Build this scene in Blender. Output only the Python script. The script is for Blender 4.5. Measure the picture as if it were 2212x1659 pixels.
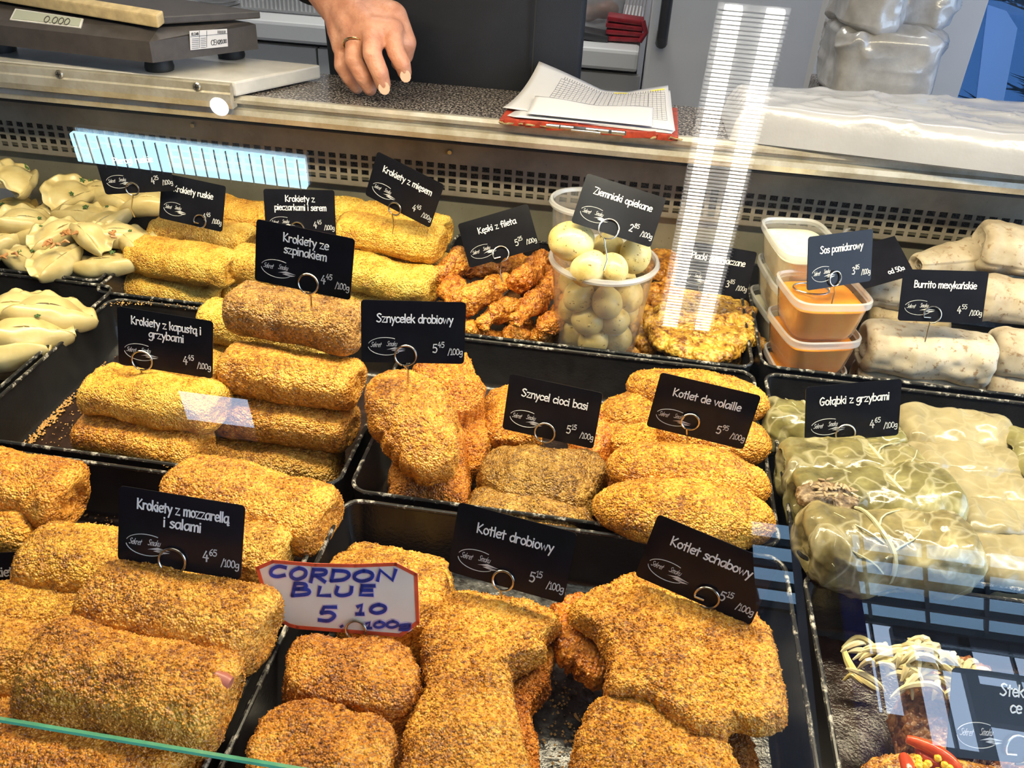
import bpy, bmesh, math, random
import numpy as np
from mathutils import Matrix, Vector

SC = bpy.context.scene
COL = SC.collection
for _o in list(bpy.data.objects):
    bpy.data.objects.remove(_o)

# ------------------------------------------------------------ camera
# world: x along the display case, y away from the customer, z up; z = 0 is the plane of the tray rims
CR = np.array([[0.9882296, -0.0953036, -0.1196640], [0.1451882, 0.8307388, 0.5373951], [0.0481938, -0.5484435, 0.8347976]])
CF, CX, CY, CH = 1907.27, 1106.0, 829.5, 0.49
CAM = np.array([0, 0, CH])
cd = bpy.data.cameras.new('camera'); cam = bpy.data.objects.new('camera', cd); COL.objects.link(cam)
cam.matrix_world = Matrix([[CR[0, 0], CR[0, 2], -CR[0, 1], 0], [CR[1, 0], CR[1, 2], -CR[1, 1], 0], [CR[2, 0], CR[2, 2], -CR[2, 1], CH], [0, 0, 0, 1]])
cd.sensor_width = 36; cd.lens = CF / 2212 * 36; cd.clip_start = .01; cd.clip_end = 100
SC.camera = cam

def ray(px, py):
    return CR @ np.array([(px - CX) / CF, 1, -(py - CY) / CF])
def G(px, py, z=0.0):                       # point of the horizontal plane at height z seen at a pixel
    d = ray(px, py); return CAM + d * ((z - CH) / d[2])
def F(px, py, y):                           # point of the upright plane at depth y
    d = ray(px, py); return CAM + d * (y / d[1])
def onplane(px, py, p0, n):
    d = ray(px, py); return CAM + d * (np.dot(np.array(p0) - CAM, n) / np.dot(d, n))

# ------------------------------------------------------------ view, world
SC.view_settings.view_transform = 'Standard'; SC.view_settings.look = 'None'
SC.view_settings.gamma = 1; SC.view_settings.use_curve_mapping = False
SC.view_settings.exposure = 0.05
SC.render.film_transparent = False
SC.cycles.max_bounces = 8; SC.cycles.transparent_max_bounces = 16
SC.cycles.diffuse_bounces = 3; SC.cycles.glossy_bounces = 3
SC.cycles.caustics_reflective = False; SC.cycles.caustics_refractive = False
SC.cycles.use_denoising = True
w = bpy.data.worlds.new('world'); SC.world = w; w.use_nodes = True
wn = w.node_tree; bg = wn.nodes['Background']
bg.inputs[0].default_value = (.55, .72, 1.0, 1); bg.inputs[1].default_value = 6.0

def area(name, loc, rot, sx, sy, power, col):
    l = bpy.data.lights.new(name, 'AREA'); l.shape = 'RECTANGLE'; l.size = sx; l.size_y = sy
    l.energy = power; l.color = col
    o = bpy.data.objects.new(name, l); COL.objects.link(o); o.location = loc; o.rotation_euler = [math.radians(a) for a in rot]
    return o
# warm lamp rail under the top shelf of the display case, just above the picture
area('case_lamp_light', (-.02, .70, .56), (-6, 0, 0), 1.5, .05, 19, (1, .83, .56))
# added fill lights, no real fixtures: one behind the counter, one above the pane
area('back_fill_light', (.1, 1.75, 1.85), (12, 0, 0), 1.8, .5, 50, (1, .96, .90))
area('front_fill_light', (-.05, .52, 1.45), (12, 0, 0), 1.3, .2, 4.5, (1, .93, .82))

# ------------------------------------------------------------ helpers
def prop(o, label=None, cat=None, group=None, kind=None):
    if label: o['label'] = label
    if cat: o['category'] = cat
    if group: o['group'] = group
    if kind: o['kind'] = kind
    return o
def link(name, me, mat=None, parent=None):
    o = bpy.data.objects.new(name, me); COL.objects.link(o)
    if me is not None and mat is not None:
        for m in (mat if isinstance(mat, (list, tuple)) else [mat]): me.materials.append(m)
    if parent is not None: o.parent = parent
    return o
def empty(name, loc=(0, 0, 0), rot=(0, 0, 0)):
    o = bpy.data.objects.new(name, None); COL.objects.link(o); o.location = loc; o.rotation_euler = rot
    o.empty_display_size = .02
    return o
def npmesh(name, V, quads=None, tris=None, smooth=True):
    me = bpy.data.meshes.new(name)
    V = np.asarray(V, np.float32)
    me.vertices.add(len(V)); me.vertices.foreach_set('co', V.ravel())
    idx = []; st = []; tot = []; s = 0
    if quads is not None and len(quads):
        q = np.asarray(quads, np.int32); idx.append(q.ravel()); st.append(np.arange(len(q)) * 4); tot.append(np.full(len(q), 4)); s = len(q) * 4
    if tris is not None and len(tris):
        t = np.asarray(tris, np.int32); idx.append(t.ravel()); st.append(s + np.arange(len(t)) * 3); tot.append(np.full(len(t), 3))
    idx = np.concatenate(idx); st = np.concatenate(st); tot = np.concatenate(tot)
    me.loops.add(len(idx)); me.loops.foreach_set('vertex_index', idx.astype(np.int32))
    me.polygons.add(len(st)); me.polygons.foreach_set('loop_start', st.astype(np.int32)); me.polygons.foreach_set('loop_total', tot.astype(np.int32))
    me.polygons.foreach_set('use_smooth', np.full(len(st), bool(smooth)))
    me.update(calc_edges=True); me.validate()
    return me
def gridfaces(nu, nv, wrap=True, off=0):
    i = np.arange(nu - 1)[:, None]; j = np.arange(nv if wrap else nv - 1)[None]
    j2 = (j + 1) % nv
    return np.stack([off + i * nv + j, off + i * nv + j2, off + (i + 1) * nv + j2, off + (i + 1) * nv + j], -1).reshape(-1, 4)

class MB:                                    # collects simple solids, builds ONE mesh object
    def __init__(s): s.bm = bmesh.new()
    def box(s, c, d, rot=None, bev=0):
        r = bmesh.ops.create_cube(s.bm, size=1); vs = r['verts']
        M = Matrix.Translation(c) @ (rot.to_4x4() if rot else Matrix()) @ Matrix.Diagonal((*d, 1))
        bmesh.ops.transform(s.bm, matrix=M, verts=vs)
        if bev:
            es = list({e for v in vs for e in v.link_edges})
            bmesh.ops.bevel(s.bm, geom=es, offset=bev, segments=2, affect='EDGES', profile=.6)
        return s
    def prism(s, pts, up, bev=0):            # polygon (3-D points) extruded by a vector
        up = Vector(up); a = [s.bm.verts.new(Vector(p)) for p in pts]; b = [s.bm.verts.new(Vector(p) + up) for p in pts]
        n = len(a); fs = [s.bm.faces.new(a[::-1]), s.bm.faces.new(b)]
        for i in range(n): fs.append(s.bm.faces.new((a[i], a[(i + 1) % n], b[(i + 1) % n], b[i])))
        if bev:
            es = list({e for f in fs for e in f.edges}); bmesh.ops.bevel(s.bm, geom=es, offset=bev, segments=2, affect='EDGES', profile=.6)
        return s
    def hexa(s, b4, t4, bev=0):              # bottom 4 points, top 4 points
        a = [s.bm.verts.new(Vector(p)) for p in b4]; b = [s.bm.verts.new(Vector(p)) for p in t4]
        fs = [s.bm.faces.new(a[::-1]), s.bm.faces.new(b)]
        for i in range(4): fs.append(s.bm.faces.new((a[i], a[(i + 1) % 4], b[(i + 1) % 4], b[i])))
        if bev:
            es = list({e for f in fs for e in f.edges}); bmesh.ops.bevel(s.bm, geom=es, offset=bev, segments=2, affect='EDGES', profile=.6)
        return s
    def tube(s, pts, r, n=8, closed=False, flat=None):
        P = [Vector(p) for p in pts]; m = len(P); rings = []
        rr = r if isinstance(r, (list, tuple)) else [r] * m
        prev = None
        for i, p in enumerate(P):
            t = ((P[(i + 1) % m] if (closed or i < m - 1) else p) - (P[i - 1] if (closed or i > 0) else p)).normalized()
            if prev is None: u = t.orthogonal().normalized()
            else:
                u = prev - t * prev.dot(t); u = u.normalized() if u.length > 1e-9 else t.orthogonal().normalized()
            prev = u; v = t.cross(u)
            rings.append([s.bm.verts.new(p + (u * math.cos(2 * math.pi * k / n) + v * math.sin(2 * math.pi * k / n)) * rr[i]) for k in range(n)])
        for i in range(m if closed else m - 1):
            a, b = rings[i], rings[(i + 1) % m]
            for k in range(n): s.bm.faces.new((a[k], a[(k + 1) % n], b[(k + 1) % n], b[k]))
        if not closed: s.bm.faces.new(rings[0][::-1]); s.bm.faces.new(rings[-1])
        return s
    def lathe(s, prof, n=48, c=(0, 0, 0)):   # profile of (r, z)
        rings = [[s.bm.verts.new((c[0] + r * math.cos(2 * math.pi * k / n), c[1] + r * math.sin(2 * math.pi * k / n), c[2] + z)) for k in range(n)] for r, z in prof]
        for a, b in zip(rings, rings[1:]):
            for k in range(n): s.bm.faces.new((a[k], a[(k + 1) % n], b[(k + 1) % n], b[k]))
        return s
    def build(s, name, mat=None, parent=None, smooth=False):
        bmesh.ops.recalc_face_normals(s.bm, faces=s.bm.faces[:])
        me = bpy.data.meshes.new(name); s.bm.to_mesh(me); s.bm.free(); me.polygons.foreach_set('use_smooth', np.zeros(len(me.polygons), bool))
        if smooth:
            me.polygons.foreach_set('use_smooth', np.ones(len(me.polygons), bool))
            me.set_sharp_from_angle(angle=math.radians(38))
        return link(name, me, mat, parent)

# numpy noise -------------------------------------------------------
_T = np.random.RandomState(7).rand(32, 32, 32).astype(np.float32)
def vn(P, f, seed=0):                        # value noise 0..1
    Q = P * f + np.array([seed * 7.31 + 100.2, seed * 3.17 + 100.7, seed * 5.73 + 100.4])
    I = np.floor(Q).astype(int); T = Q - I; T = T * T * (3 - 2 * T); r = 0
    for dx in (0, 1):
        for dy in (0, 1):
            for dz in (0, 1):
                w_ = (T[..., 0] if dx else 1 - T[..., 0]) * (T[..., 1] if dy else 1 - T[..., 1]) * (T[..., 2] if dz else 1 - T[..., 2])
                r = r + w_ * _T[(I[..., 0] + dx) % 32, (I[..., 1] + dy) % 32, (I[..., 2] + dz) % 32]
    return r
def fbm(P, f, seed=0, o=3):
    a = 1; r = 0; t = 0
    for k in range(o): r = r + a * vn(P, f * 2 ** k, seed + k); t += a; a *= .5
    return r / t
_J = np.random.RandomState(3).rand(32, 32, 32, 3).astype(np.float32)
def grains(P, size, seed=0):                 # rounded crumbs: 1 in the middle of a cell, 0 between cells
    Q = P / size + np.array([seed * 3.1 + 50.5, seed * 1.7 + 50.1, seed * 2.3 + 50.9]); I = np.floor(Q).astype(int)
    best = np.full(P.shape[:-1], 9.0)
    for dx in (-1, 0, 1):
        for dy in (-1, 0, 1):
            for dz in (-1, 0, 1):
                K = I + np.array([dx, dy, dz]); C = K + .15 + .7 * _J[K[..., 0] % 32, K[..., 1] % 32, K[..., 2] % 32]
                best = np.minimum(best, ((Q - C) ** 2).sum(-1))
    return np.sqrt(np.clip(1 - best / .62, 0, 1))
def gnormals(V):                             # normals of a (nu,nv,3) grid wrapped in v
    du = np.gradient(V, axis=0); dv = (np.roll(V, -1, 1) - np.roll(V, 1, 1)) / 2
    n = np.cross(du, dv); l = np.linalg.norm(n, axis=-1, keepdims=True); return n / np.maximum(l, 1e-12)

# ------------------------------------------------------------ materials
def newmat(name):
    m = bpy.data.materials.new(name); m.use_nodes = True; nt = m.node_tree
    return m, nt, nt.nodes['Principled BSDF']
def N(nt, typ, **k):
    n = nt.nodes.new(typ)
    for a, b in k.items():
        if a.startswith('_'): n.inputs[a[1:].replace('_', ' ')].default_value = b
        else: setattr(n, a, b)
    return n
def ramp(nt, src, stops):
    r = nt.nodes.new('ShaderNodeValToRGB'); e = r.color_ramp.elements
    while len(e) < len(stops): e.new(.5)
    for x, (p, c) in zip(e, stops): x.position = p; x.color = (*c, 1) if len(c) == 3 else c
    nt.links.new(src, r.inputs[0]); return r.outputs[0]
def mixc(nt, f, a, b, mode='MIX'):
    m = nt.nodes.new('ShaderNodeMix'); m.data_type = 'RGBA'; m.blend_type = mode
    for s, v in ((0, f), (6, a), (7, b)):
        if hasattr(v, 'links') or hasattr(v, 'is_linked'): nt.links.new(v, m.inputs[s])
        else: m.inputs[s].default_value = (*v, 1) if isinstance(v, tuple) and len(v) == 3 else v
    return m.outputs[2]
def noise(nt, scale, detail=3, rough=.5, dist=0, co='Object'):
    t = nt.nodes.new('ShaderNodeTexCoord'); n = nt.nodes.new('ShaderNodeTexNoise')
    n.inputs['Scale'].default_value = scale; n.inputs['Detail'].default_value = detail; n.inputs['Roughness'].default_value = rough; n.inputs['Distortion'].default_value = dist
    nt.links.new(t.outputs[co], n.inputs['Vector']); return n.outputs['Fac']
def bump(nt, bs, h, strength, dist):
    b = nt.nodes.new('ShaderNodeBump'); b.inputs['Strength'].default_value = strength; b.inputs['Distance'].default_value = dist
    nt.links.new(h, b.inputs['Height']); nt.links.new(b.outputs[0], bs.inputs['Normal'])
def plain(name, col, rough=.5, metal=0, spec=.5, var=.0, vscale=40, bmp=0, bscale=200, coat=0):
    m, nt, b = newmat(name)
    b.inputs['Base Color'].default_value = (*col, 1); b.inputs['Roughness'].default_value = rough
    b.inputs['Metallic'].default_value = metal; b.inputs['Specular IOR Level'].default_value = spec
    if coat: b.inputs['Coat Weight'].default_value = coat
    if var:
        f = noise(nt, vscale, 4, .6)
        nt.links.new(ramp(nt, f, [(.3, tuple(c * (1 - var) for c in col)), (.7, tuple(min(1, c * (1 + var)) for c in col))]), b.inputs['Base Color'])
    if bmp: bump(nt, b, noise(nt, bscale, 3, .6), bmp, .001)
    return m

def breading(name, dark, mid, light, grain=620, patch=28):
    m, nt, b = newmat(name)
    tc = N(nt, 'ShaderNodeTexCoord'); oi = N(nt, 'ShaderNodeObjectInfo')
    v = N(nt, 'ShaderNodeTexVoronoi', _Scale=grain); nt.links.new(tc.outputs['Object'], v.inputs['Vector'])
    v2 = N(nt, 'ShaderNodeTexVoronoi', _Scale=grain * .42); nt.links.new(tc.outputs['Object'], v2.inputs['Vector'])
    sep = N(nt, 'ShaderNodeSeparateColor'); nt.links.new(v.outputs['Color'], sep.inputs[0])
    sep2 = N(nt, 'ShaderNodeSeparateColor'); nt.links.new(v2.outputs['Color'], sep2.inputs[0])
    n1 = noise(nt, patch, 4, .6)
    # value = patch noise with crumb to crumb differences
    a = N(nt, 'ShaderNodeMath', operation='MULTIPLY_ADD'); nt.links.new(sep.outputs[0], a.inputs[0]); a.inputs[1].default_value = .34; nt.links.new(n1, a.inputs[2])
    a2 = N(nt, 'ShaderNodeMath', operation='MULTIPLY_ADD'); nt.links.new(sep2.outputs[1], a2.inputs[0]); a2.inputs[1].default_value = .16; nt.links.new(a.outputs[0], a2.inputs[2])
    col = ramp(nt, a2.outputs[0], [(.50, dark), (.72, mid), (1.0, light)])
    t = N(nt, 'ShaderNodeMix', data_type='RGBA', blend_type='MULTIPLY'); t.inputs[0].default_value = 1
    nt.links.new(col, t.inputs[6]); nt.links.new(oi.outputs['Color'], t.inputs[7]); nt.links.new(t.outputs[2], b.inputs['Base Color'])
    b.inputs['Roughness'].default_value = .34; b.inputs['Specular IOR Level'].default_value = .7
    b.inputs['Subsurface Weight'].default_value = 0
    s = N(nt, 'ShaderNodeMath', operation='MULTIPLY'); nt.links.new(v.outputs['Distance'], s.inputs[0]); s.inputs[1].default_value = -1
    s2 = N(nt, 'ShaderNodeMath', operation='MULTIPLY_ADD'); nt.links.new(v2.outputs['Distance'], s2.inputs[0]); s2.inputs[1].default_value = -1.4; nt.links.new(s.outputs[0], s2.inputs[2])
    bump(nt, b, s2.outputs[0], .85, .0017)
    return m
M = {}
M['bread'] = breading('golden_breadcrumbs', (.25, .092, .010), (.62, .29, .034), (.94, .58, .13))
M['bread_far'] = breading('fine_breadcrumbs', (.46, .20, .02), (.84, .50, .07), (.98, .74, .20), 800, 34)
M['bread_dark'] = breading('dark_breadcrumbs', (.14, .062, .012), (.37, .20, .040), (.68, .42, .11), 620, 45)
M['fried'] = breading('crisp_fried_batter', (.24, .07, .010), (.62, .27, .04), (.90, .52, .12), 420, 70)
M['pancake'] = breading('potato_pancake_crust', (.16, .05, .010), (.58, .30, .04), (.85, .58, .12), 260, 55)
M['meat'] = breading('grilled_meat', (.10, .035, .015), (.26, .11, .045), (.50, .28, .13), 300, 60)
M['enamel'] = plain('black_enamel', (.012, .012, .013), .22, 0, .6, .3, 60, .25, 350)
# rims with the enamel worn off in places
m, nt, b = newmat('worn_black_rim'); f = noise(nt, 130, 6, .75)
nt.links.new(ramp(nt, f, [(.53, (.015, .015, .015)), (.64, (.55, .52, .46))]), b.inputs['Base Color']); b.inputs['Roughness'].default_value = .3; M['rim'] = m
M['steel'] = plain('brushed_steel', (.46, .42, .36), .33, .9, .5, .15, 30, .1, 400)
m, nt, b = newmat('stained_steel_panel'); f = noise(nt, 9, 6, .65); g = noise(nt, 160, 4, .8)
c1 = ramp(nt, f, [(.3, (.17, .145, .11)), (.7, (.34, .30, .235))])
nt.links.new(mixc(nt, ramp(nt, g, [(.66, (0, 0, 0)), (.72, (.7, .7, .7))]), c1, (.10, .07, .03)), b.inputs['Base Color']); b.inputs['Metallic'].default_value = .3; b.inputs['Roughness'].default_value = .5; M['panel'] = m
m, nt, b = newmat('olive_back_panel'); f = noise(nt, 7, 6, .65); g = noise(nt, 190, 4, .8)
c1 = ramp(nt, f, [(.3, (.15, .14, .10)), (.7, (.27, .25, .18))])
nt.links.new(mixc(nt, ramp(nt, g, [(.64, (0, 0, 0)), (.70, (.8, .8, .8))]), c1, (.12, .08, .03)), b.inputs['Base Color']); b.inputs['Metallic'].default_value = .3; b.inputs['Roughness'].default_value = .4; M['olive'] = m
m, nt, b = newmat('aluminium_trim'); f = noise(nt, 25, 6, .7)
nt.links.new(ramp(nt, f, [(.35, (.46, .40, .29)), (.6, (.66, .62, .53))]), b.inputs['Base Color']); b.inputs['Metallic'].default_value = .6; b.inputs['Roughness'].default_value = .35; M['alu'] = m
# speckled granite
m, nt, b = newmat('speckled_granite'); f = noise(nt, 330, 3, .7); g = noise(nt, 620, 2, .6)
c1 = ramp(nt, f, [(.42, (.012, .011, .012)), (.52, (.10, .085, .08)), (.62, (.42, .38, .36))]); nt.links.new(c1, b.inputs['Base Color']); b.inputs['Roughness'].default_value = .22; M['granite'] = m
M['marble'] = plain('pale_marble', (.50, .48, .455), .3, 0, .5, .2, 22)
M['dark_plastic'] = plain('dark_grey_plastic', (.045, .038, .036), .48, 0, .4, .2, 60, .2, 600)
M['lcd'] = plain('grey_display', (.30, .31, .25), .2)
M['foot'] = plain('black_rubber', (.01, .01, .01), .6)
M['beige'] = plain('beige_plastic_edge', (.42, .32, .17), .5, 0, .5, .2, 80)
M['black'] = plain('black_fabric', (.006, .006, .008), .75, 0, .25, .3, 30, .3, 900)
M['apron'] = plain('navy_black_apron', (.010, .011, .016), .55, 0, .3, .3, 12, .3, 1200)
M['white_unit'] = plain('white_laminate', (.68, .68, .69), .35, 0, .5, .04, 6)
M['grey_unit'] = plain('light_grey_laminate', (.58, .58, .59), .4, 0, .5, .04, 6)
M['dark_handle'] = plain('dark_handle', (.03, .03, .035), .35)
M['wall'] = plain('warm_white_wall', (.62, .61, .63), .7, 0, .3, .05, 4)
M['paper'] = plain('white_paper', (.56, .555, .59), .6, 0, .3)
M['red'] = plain('worn_red_binding', (.30, .035, .015), .45, 0, .5, .45, 90, .4, 300)
M['redwallet'] = plain('dark_red_leather', (.26, .01, .018), .35, 0, .5, .3, 60, .5, 300)
M['jute'] = plain('frayed_jute', (.30, .22, .11), .9, 0, .1, .4, 200, .6, 900)
M['ink'] = plain('printed_grey', (.10, .10, .13), .7)
M['yellow'] = plain('yellow_marker', (.85, .72, .12), .7)
M['card'] = plain('glossy_black_card', (.008, .008, .011), .17, 0, .14, .25, 40)
M['letter'] = plain('white_print', (.85, .85, .85), .5)
M['price'] = plain('grey_print', (.60, .60, .60), .5)
M['wire'] = plain('steel_wire', (.52, .48, .42), .25, 1)
M['sign'] = plain('cream_sign_card', (.74, .68, .60), .4, 0, .5, .06, 30)
M['sign_red'] = plain('red_marker_border', (.66, .09, .035), .5, 0, .4, .2, 60)
M['blue_ink'] = plain('blue_marker', (.012, .035, .26), .4, 0, .5, .5, 120)
M['halo'] = plain('violet_ink_bleed', (.64, .48, .62), .5)
M['potato'] = None
def food(name, cols, scale, rough=.35, specks=None, sscale=90, bmp=.15, bscale=120, sss=.0, tint=True, thr=(.62, .66)):
    m, nt, b = newmat(name); f = noise(nt, scale, 4, .6)
    c = ramp(nt, f, [(.3, cols[0]), (.52, cols[1]), (.72, cols[2])])
    if specks:
        g = noise(nt, sscale, 3, .7); c = mixc(nt, ramp(nt, g, [(thr[0], (0, 0, 0)), (thr[1], (1, 1, 1))]), c, specks)
    if tint:
        oi = N(nt, 'ShaderNodeObjectInfo'); c = mixc(nt, 1.0, c, oi.outputs['Color'], 'MULTIPLY')
    nt.links.new(c, b.inputs['Base Color']); b.inputs['Roughness'].default_value = rough
    if sss: b.inputs['Subsurface Weight'].default_value = sss; b.inputs['Subsurface Radius'].default_value = (.01, .007, .003); b.inputs['Subsurface Scale'].default_value = .6
    if bmp: bump(nt, b, noise(nt, bscale, 4, .6), bmp, .002)
    return m
M['dough'] = food('boiled_dumpling_dough', [(.44, .32, .12), (.58, .47, .22), (.66, .57, .33)], 22, .28, None, 90, .2, 90)
M['potato'] = food('boiled_potato', [(.62, .46, .13), (.82, .68, .28), (.88, .78, .42)], 40, .3, (.22, .15, .04), 260, .15, 120)
M['tortilla'] = food('flour_tortilla', [(.36, .28, .18), (.56, .48, .35), (.66, .58, .45)], 18, .6, (.30, .19, .10), 120, .35, 60, thr=(.57, .68))
M['cabbage'] = food('translucent_cabbage_leaf', [(.06, .05, .025), (.22, .19, .095), (.44, .40, .23)], 24, .16, None, 90, .3, 70)
M['cabbage_pale'] = food('pale_cabbage_leaf', [(.23, .19, .10), (.35, .30, .175), (.44, .385, .25)], 16, .22, (.16, .17, .08), 150, .25, 60, thr=(.74, .76))
M['vein'] = food('cabbage_vein', [(.44, .41, .24), (.56, .53, .34), (.64, .61, .42)], 30, .2)
M['filling'] = food('rice_and_mushroom_filling', [(.07, .045, .02), (.22, .14, .07), (.55, .45, .30)], 220, .4, None, 90, 1.0, 260, thr=(.6, .7))
M['onion'] = food('stewed_onion', [(.60, .48, .22), (.76, .67, .40), (.86, .80, .58)], 60, .15, None)
M['pepper'] = food('red_pepper', [(.55, .05, .01), (.68, .08, .02), (.78, .16, .04)], 60, .15, None)
M['corn'] = food('yellow_corn', [(.85, .50, .02), (.90, .62, .04), (.92, .72, .10)], 60, .2, None)
M['herb'] = plain('green_herb', (.05, .11, .02), .5)
M['ham'] = plain('pink_ham', (.42, .13, .09), .35)
M['onionfry'] = plain('fried_onion', (.42, .19, .06), .4)
M['crumb'] = plain('loose_crumbs', (.60, .33, .10), .6)
M['floor_grease'] = plain('greasy_tray_floor', (.026, .014, .011), .2, 0, .6, .5, 60, .5, 420)
M['sauce'] = food('tomato_sauce', [(.80, .26, .02), (.86, .32, .03), (.90, .40, .06)], 40, .25, None, 90, .3, 60, tint=False)
M['cream'] = food('cream_dip', [(.74, .68, .46), (.82, .78, .58), (.86, .84, .70)], 60, .35, None, 90, .4, 120, tint=False)
M['skin'] = food('skin', [(.40, .165, .10), (.51, .235, .15), (.59, .31, .21)], 45, .42, None, 90, .5, 260, sss=.15, tint=False)
M['nail'] = plain('finger_nail', (.76, .48, .34), .25)
M['gold'] = plain('gold_ring', (.85, .6, .25), .2, 1)
def clear(name, col, op, rough=.1, refl=1.0, white=0.0):
    m = bpy.data.materials.new(name); m.use_nodes = True; nt = m.node_tree; nt.nodes.clear()
    o = N(nt, 'ShaderNodeOutputMaterial'); tr = N(nt, 'ShaderNodeBsdfTransparent'); tr.inputs[0].default_value = (*col, 1)
    gl = N(nt, 'ShaderNodeBsdfGlossy'); gl.inputs['Roughness'].default_value = rough; gl.inputs[0].default_value = (1, 1, 1, 1)
    df = N(nt, 'ShaderNodeBsdfPrincipled'); df.inputs['Base Color'].default_value = (*(white if isinstance(white, tuple) else (.8, .8, .8)), 1); df.inputs['Roughness'].default_value = .3
    m1 = N(nt, 'ShaderNodeMixShader'); m1.inputs[0].default_value = op; nt.links.new(tr.outputs[0], m1.inputs[1]); nt.links.new(df.outputs[0], m1.inputs[2])
    lw = N(nt, 'ShaderNodeLayerWeight', _Blend=.5); pw = N(nt, 'ShaderNodeMath', operation='POWER'); nt.links.new(lw.outputs['Facing'], pw.inputs[0]); pw.inputs[1].default_value = 5
    mu = N(nt, 'ShaderNodeMath', operation='MULTIPLY_ADD', use_clamp=True); nt.links.new(pw.outputs[0], mu.inputs[0]); mu.inputs[1].default_value = .9; mu.inputs[2].default_value = .042 * refl
    m2 = N(nt, 'ShaderNodeMixShader'); nt.links.new(mu.outputs[0], m2.inputs[0]); nt.links.new(m1.outputs[0], m2.inputs[1]); nt.links.new(gl.outputs[0], m2.inputs[2])
    nt.links.new(m2.outputs[0], o.inputs[0]); return m
M['pane'] = clear('clear_glass', (.97, 1, .985), 0.0, .0, 1.9)
M['pane_edge'] = plain('green_glass_edge', (.10, .42, .27), .08, 0, .8, .25, 30)
M['tub'] = clear('clear_plastic', (.96, .96, .96), .07, .12, 1.3)
M['tubrim'] = clear('frosted_plastic', (.9, .9, .9), .38, .2, 1.3)
M['bag'] = clear('translucent_bag', (.8, .8, .82), .55, .2, 1.6, (.5, .5, .52))
M['wrap'] = plain('white_wrapping_film', (.36, .36, .385), .2, 0, .7, .08, 12, .8, 45, .4)
M['window'] = clear('blue_window_glass', (.13, .20, .29), .16, .05, 1.5, (.05, .14, .30))
def emit(name, col, s):
    m = bpy.data.materials.new(name); m.use_nodes = True; nt = m.node_tree; nt.nodes.clear()
    o = N(nt, 'ShaderNodeOutputMaterial'); e = N(nt, 'ShaderNodeEmission'); e.inputs[0].default_value = (*col, 1); e.inputs[1].default_value = s
    nt.links.new(e.outputs[0], o.inputs[0]); return m

def louvre_glow(name, col, st, pitch):
    return emit(name, col, st)

for nm, sc_, st_ in (('cabbage', 26, .26), ('cabbage_pale', 24, .12)):
    nt = M[nm].node_tree; b = nt.nodes['Principled BSDF']; src = b.inputs['Base Color'].links[0].from_socket
    tc = N(nt, 'ShaderNodeTexCoord'); nz = N(nt, 'ShaderNodeTexNoise', _Scale=11.0, _Detail=3.0); nt.links.new(tc.outputs['Object'], nz.inputs['Vector'])
    mx = N(nt, 'ShaderNodeMix', data_type='RGBA', blend_type='LINEAR_LIGHT'); mx.inputs[0].default_value = .09; nt.links.new(tc.outputs['Object'], mx.inputs[6]); nt.links.new(nz.outputs['Color'], mx.inputs[7])
    vo = N(nt, 'ShaderNodeTexVoronoi', feature='DISTANCE_TO_EDGE', _Scale=float(sc_)); nt.links.new(mx.outputs[2], vo.inputs['Vector'])
    k = ramp(nt, vo.outputs['Distance'], [(.0, (st_,) * 3), (.07, (0, 0, 0))])
    nt.links.new(mixc(nt, k, src, (.70, .66, .46)), b.inputs['Base Color'])

# ------------------------------------------------------------ the place
def struct(o): o['kind'] = 'structure'; return o
m_dark = plain('dark_ceiling', (.03, .027, .026), .8)
m_redb = plain('dark_red_brown_boards', (.05, .012, .008), .6)
m_gfloor = plain('grey_floor', (.16, .15, .15), .6)
c = MB()                                       # stall ceiling with one small roof opening
hx0, hx1, hy0, hy1 = -1.52, -1.22, -1.68, -1.46
c.box(((-3 + hx0) / 2, 1.325, 1.98), (hx0 + 3, 6.15, .06)).box(((hx1 + 3.2) / 2, 1.325, 1.98), (3.2 - hx1, 6.15, .06))
c.box(((hx0 + hx1) / 2, (hy1 + 4.4) / 2, 1.98), (hx1 - hx0, 4.4 - hy1, .06)).box(((hx0 + hx1) / 2, (hy0 - 1.75) / 2, 1.98), (hx1 - hx0, hy0 + 1.75, .06))
struct(c.build('ceiling', m_dark))
struct(MB().box((0, -1, -1.04), (9, 14, .06)).build('floor', m_gfloor))
struct(MB().box((-3, 1.1, .47), (.06, 6.6, 2.96)).build('wall_left', M['wall']))
struct(MB().box((-1.225, -1.79, .53), (3.65, .10, 3.08)).box((.85, -1.79, .53), (.18, .10, 3.08)).build('wall_front', m_redb))
struct(MB().box((.905, -1.73, .47), (.07, .02, 2.9)).build('trim_1', plain('blue_strip', (.01, .02, .25), .5)))
struct(MB().box((-1.2, 3.0, .47), (3.6, .08, 2.96)).build('wall_back', M['wall']))
struct(MB().box((2.9, 2.7, .47), (.06, 2.6, 2.96)).build('wall_right', M['wall']))
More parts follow.
